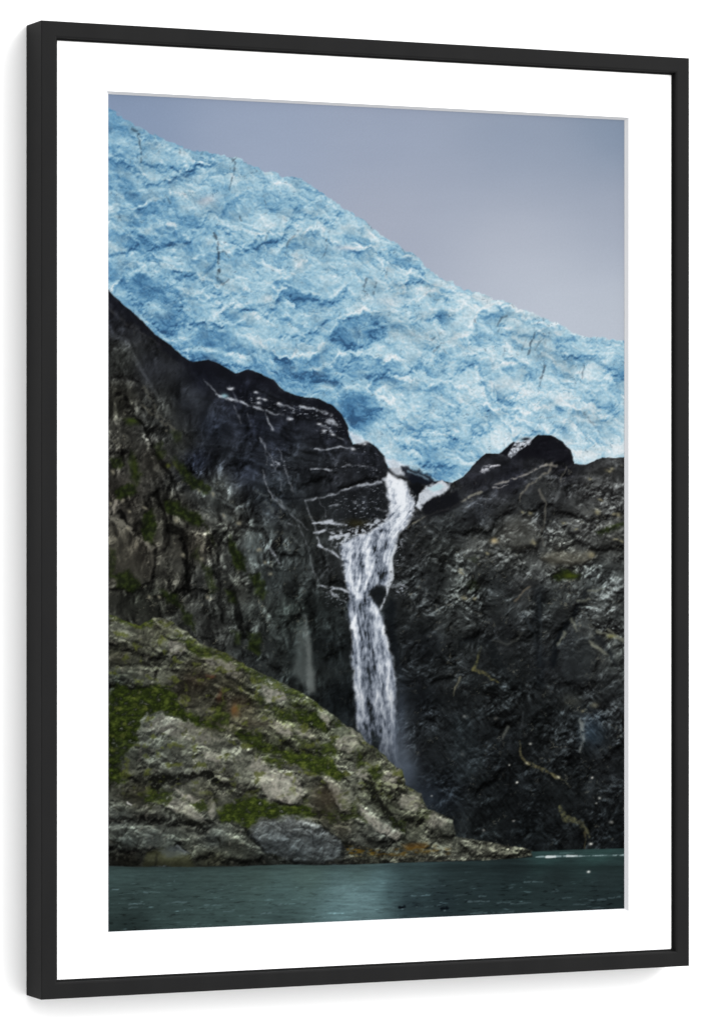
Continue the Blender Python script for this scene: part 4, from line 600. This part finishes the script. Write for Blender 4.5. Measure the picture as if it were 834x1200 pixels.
# --- mat board with a bevelled window
MY, PY_ = -RECESS - .0003, -RECESS - .0046
WIN = (.0972, .9046, -.5425, .6088)         # window on the face of the mat
PRN = (.1012, .8995, -.5388, .6050)         # visible sheet at the foot of the bevel
bm = bmesh.new()
def ring(x0, x1, z0, z1, y): return [bm.verts.new(P3(*p)) for p in ((x0, y, z0), (x1, y, z0), (x1, y, z1), (x0, y, z1))]
o_ = ring(RAIL, 1 - RAIL, H0 + RAIL, H1 - RAIL, MY); i_ = ring(*WIN, MY)
for k in range(4): bm.faces.new((o_[k], o_[(k + 1) % 4], i_[(k + 1) % 4], i_[k]))
bmesh.ops.recalc_face_normals(bm, faces=bm.faces)
if bm.faces[:][0].normal.y > 0: bmesh.ops.reverse_faces(bm, faces=bm.faces)
mat_o = part('mat_board', bm, m_mat)
bm = bmesh.new()
i_ = ring(*WIN, MY); f_ = ring(*PRN, PY_ + .0002)
for k in range(4): bm.faces.new((i_[k], i_[(k + 1) % 4], f_[(k + 1) % 4], f_[k]))
bm.normal_update()
for f in bm.faces:
    if f.normal.y > 0: f.normal_flip()
part('mat_bevel', bm, m_core, mat_o)

# --- the printed sheet: a fine grid whose vertices carry the ink
NU, NV = 610, 970
xs = np.linspace(PRN[0] - .002, PRN[1] + .002, NU); zs = np.linspace(PRN[3] + .002, PRN[2] - .002, NV)
GX_, GZ_ = np.meshgrid(xs, zs)
TX, TY = project(GX_, PY_, GZ_)
ink = paint(TX, TY) / 255.
lin = np.where(ink <= .04045, ink / 12.92, ((ink + .055) / 1.055) ** 2.4) / ILLUM
co = np.stack([(GX_ - .5) * W, np.full_like(GX_, -PY_ * W), (GZ_ - H0) * W], -1).astype(np.float32)
me = bpy.data.meshes.new('art_print'); nvt = NU * NV; nf = (NU - 1) * (NV - 1)
ii = np.arange(nvt, dtype=np.int32).reshape(NV, NU)
quads = np.stack([ii[1:, :-1], ii[1:, 1:], ii[:-1, 1:], ii[:-1, :-1]], -1).reshape(-1)
me.vertices.add(nvt); me.vertices.foreach_set('co', co.reshape(-1))
me.loops.add(nf * 4); me.loops.foreach_set('vertex_index', quads)
me.polygons.add(nf); me.polygons.foreach_set('loop_start', np.arange(0, nf * 4, 4, dtype=np.int32))
me.update(calc_edges=True)
ca = me.color_attributes.new('ink', 'FLOAT_COLOR', 'POINT')
ca.data.foreach_set('color', np.concatenate([lin, np.ones((NV, NU, 1))], -1).astype(np.float32).reshape(-1))
m_print, nt, bs = material('printed_paper')
bs.inputs['Roughness'].default_value = .85; bs.inputs['Specular IOR Level'].default_value = 0.
at = node(nt, 'ShaderNodeAttribute', attribute_name='ink'); lk(nt, at.outputs['Color'], bs.inputs['Base Color'])
pr = bpy.data.objects.new('art_print', me); SC.collection.objects.link(pr); pr.parent = root; me.materials.append(m_print)

# --- wall
bm = bmesh.new(); s_ = 4.
vs = [bm.verts.new(p) for p in ((-s_, 0, -s_), (s_, 0, -s_), (s_, 0, s_), (-s_, 0, s_))]
bm.faces.new(vs); wall = part('wall', bm, m_wall, None); wall.location = (0, (DEP + .002) * W, .3); wall['kind'] = 'structure'

# --- camera: level, long lens, standing to the left of the frame
cam = bpy.data.cameras.new('camera'); co_ = bpy.data.objects.new('camera', cam); SC.collection.objects.link(co_)
d = (math.sin(YAW), math.cos(YAW)); r = (math.cos(YAW), -math.sin(YAW))
px, py = -DIST * d[0] - XO * r[0], -DIST * d[1] - XO * r[1]
co_.location = ((px - .5) * W, py * W, -H0 * W); co_.rotation_euler = (math.pi / 2, 0, -YAW)
cam.sensor_fit = 'HORIZONTAL'; cam.sensor_width = 36; cam.lens = FOC / 834 * 36; cam.shift_y = (EYE - 600) / 834
cam.clip_start = .05; cam.clip_end = 100; SC.camera = co_

# --- light: one big soft box from the upper right, a pale room all round
w = bpy.data.worlds.new('World'); SC.world = w; w.use_nodes = True
nt = w.node_tree; bg = nt.nodes['Background']; bg.inputs[1].default_value = AMB
tc = node(nt, 'ShaderNodeTexCoord'); dt = node(nt, 'ShaderNodeVectorMath', operation='DOT_PRODUCT'); dt.inputs[1].default_value = WDIR
lk(nt, tc.outputs['Generated'], dt.inputs[0])
mr = node(nt, 'ShaderNodeMapRange'); mr.inputs['From Min'].default_value = -.9; mr.inputs['From Max'].default_value = .9; mr.inputs['To Min'].default_value = WLO; mr.inputs['To Max'].default_value = 2 - WLO
lk(nt, dt.outputs['Value'], mr.inputs['Value']); lk(nt, mr.outputs['Result'], bg.inputs[0])
la = bpy.data.lights.new('softbox', 'AREA'); la.shape = 'RECTANGLE'; la.size = 2.2; la.size_y = 2.2; la.energy = KEY
lo = bpy.data.objects.new('softbox', la); SC.collection.objects.link(lo); lo.location = KEYPOS
from mathutils import Vector
lo.rotation_euler = (Vector((0, 0, .3)) - Vector(KEYPOS)).to_track_quat('-Z', 'Y').to_euler()
SC.view_settings.view_transform = 'Standard'; SC.view_settings.look = 'None'; SC.view_settings.exposure = 0; SC.view_settings.gamma = 1
SC.render.film_transparent = False
SC.cycles.use_denoising = True
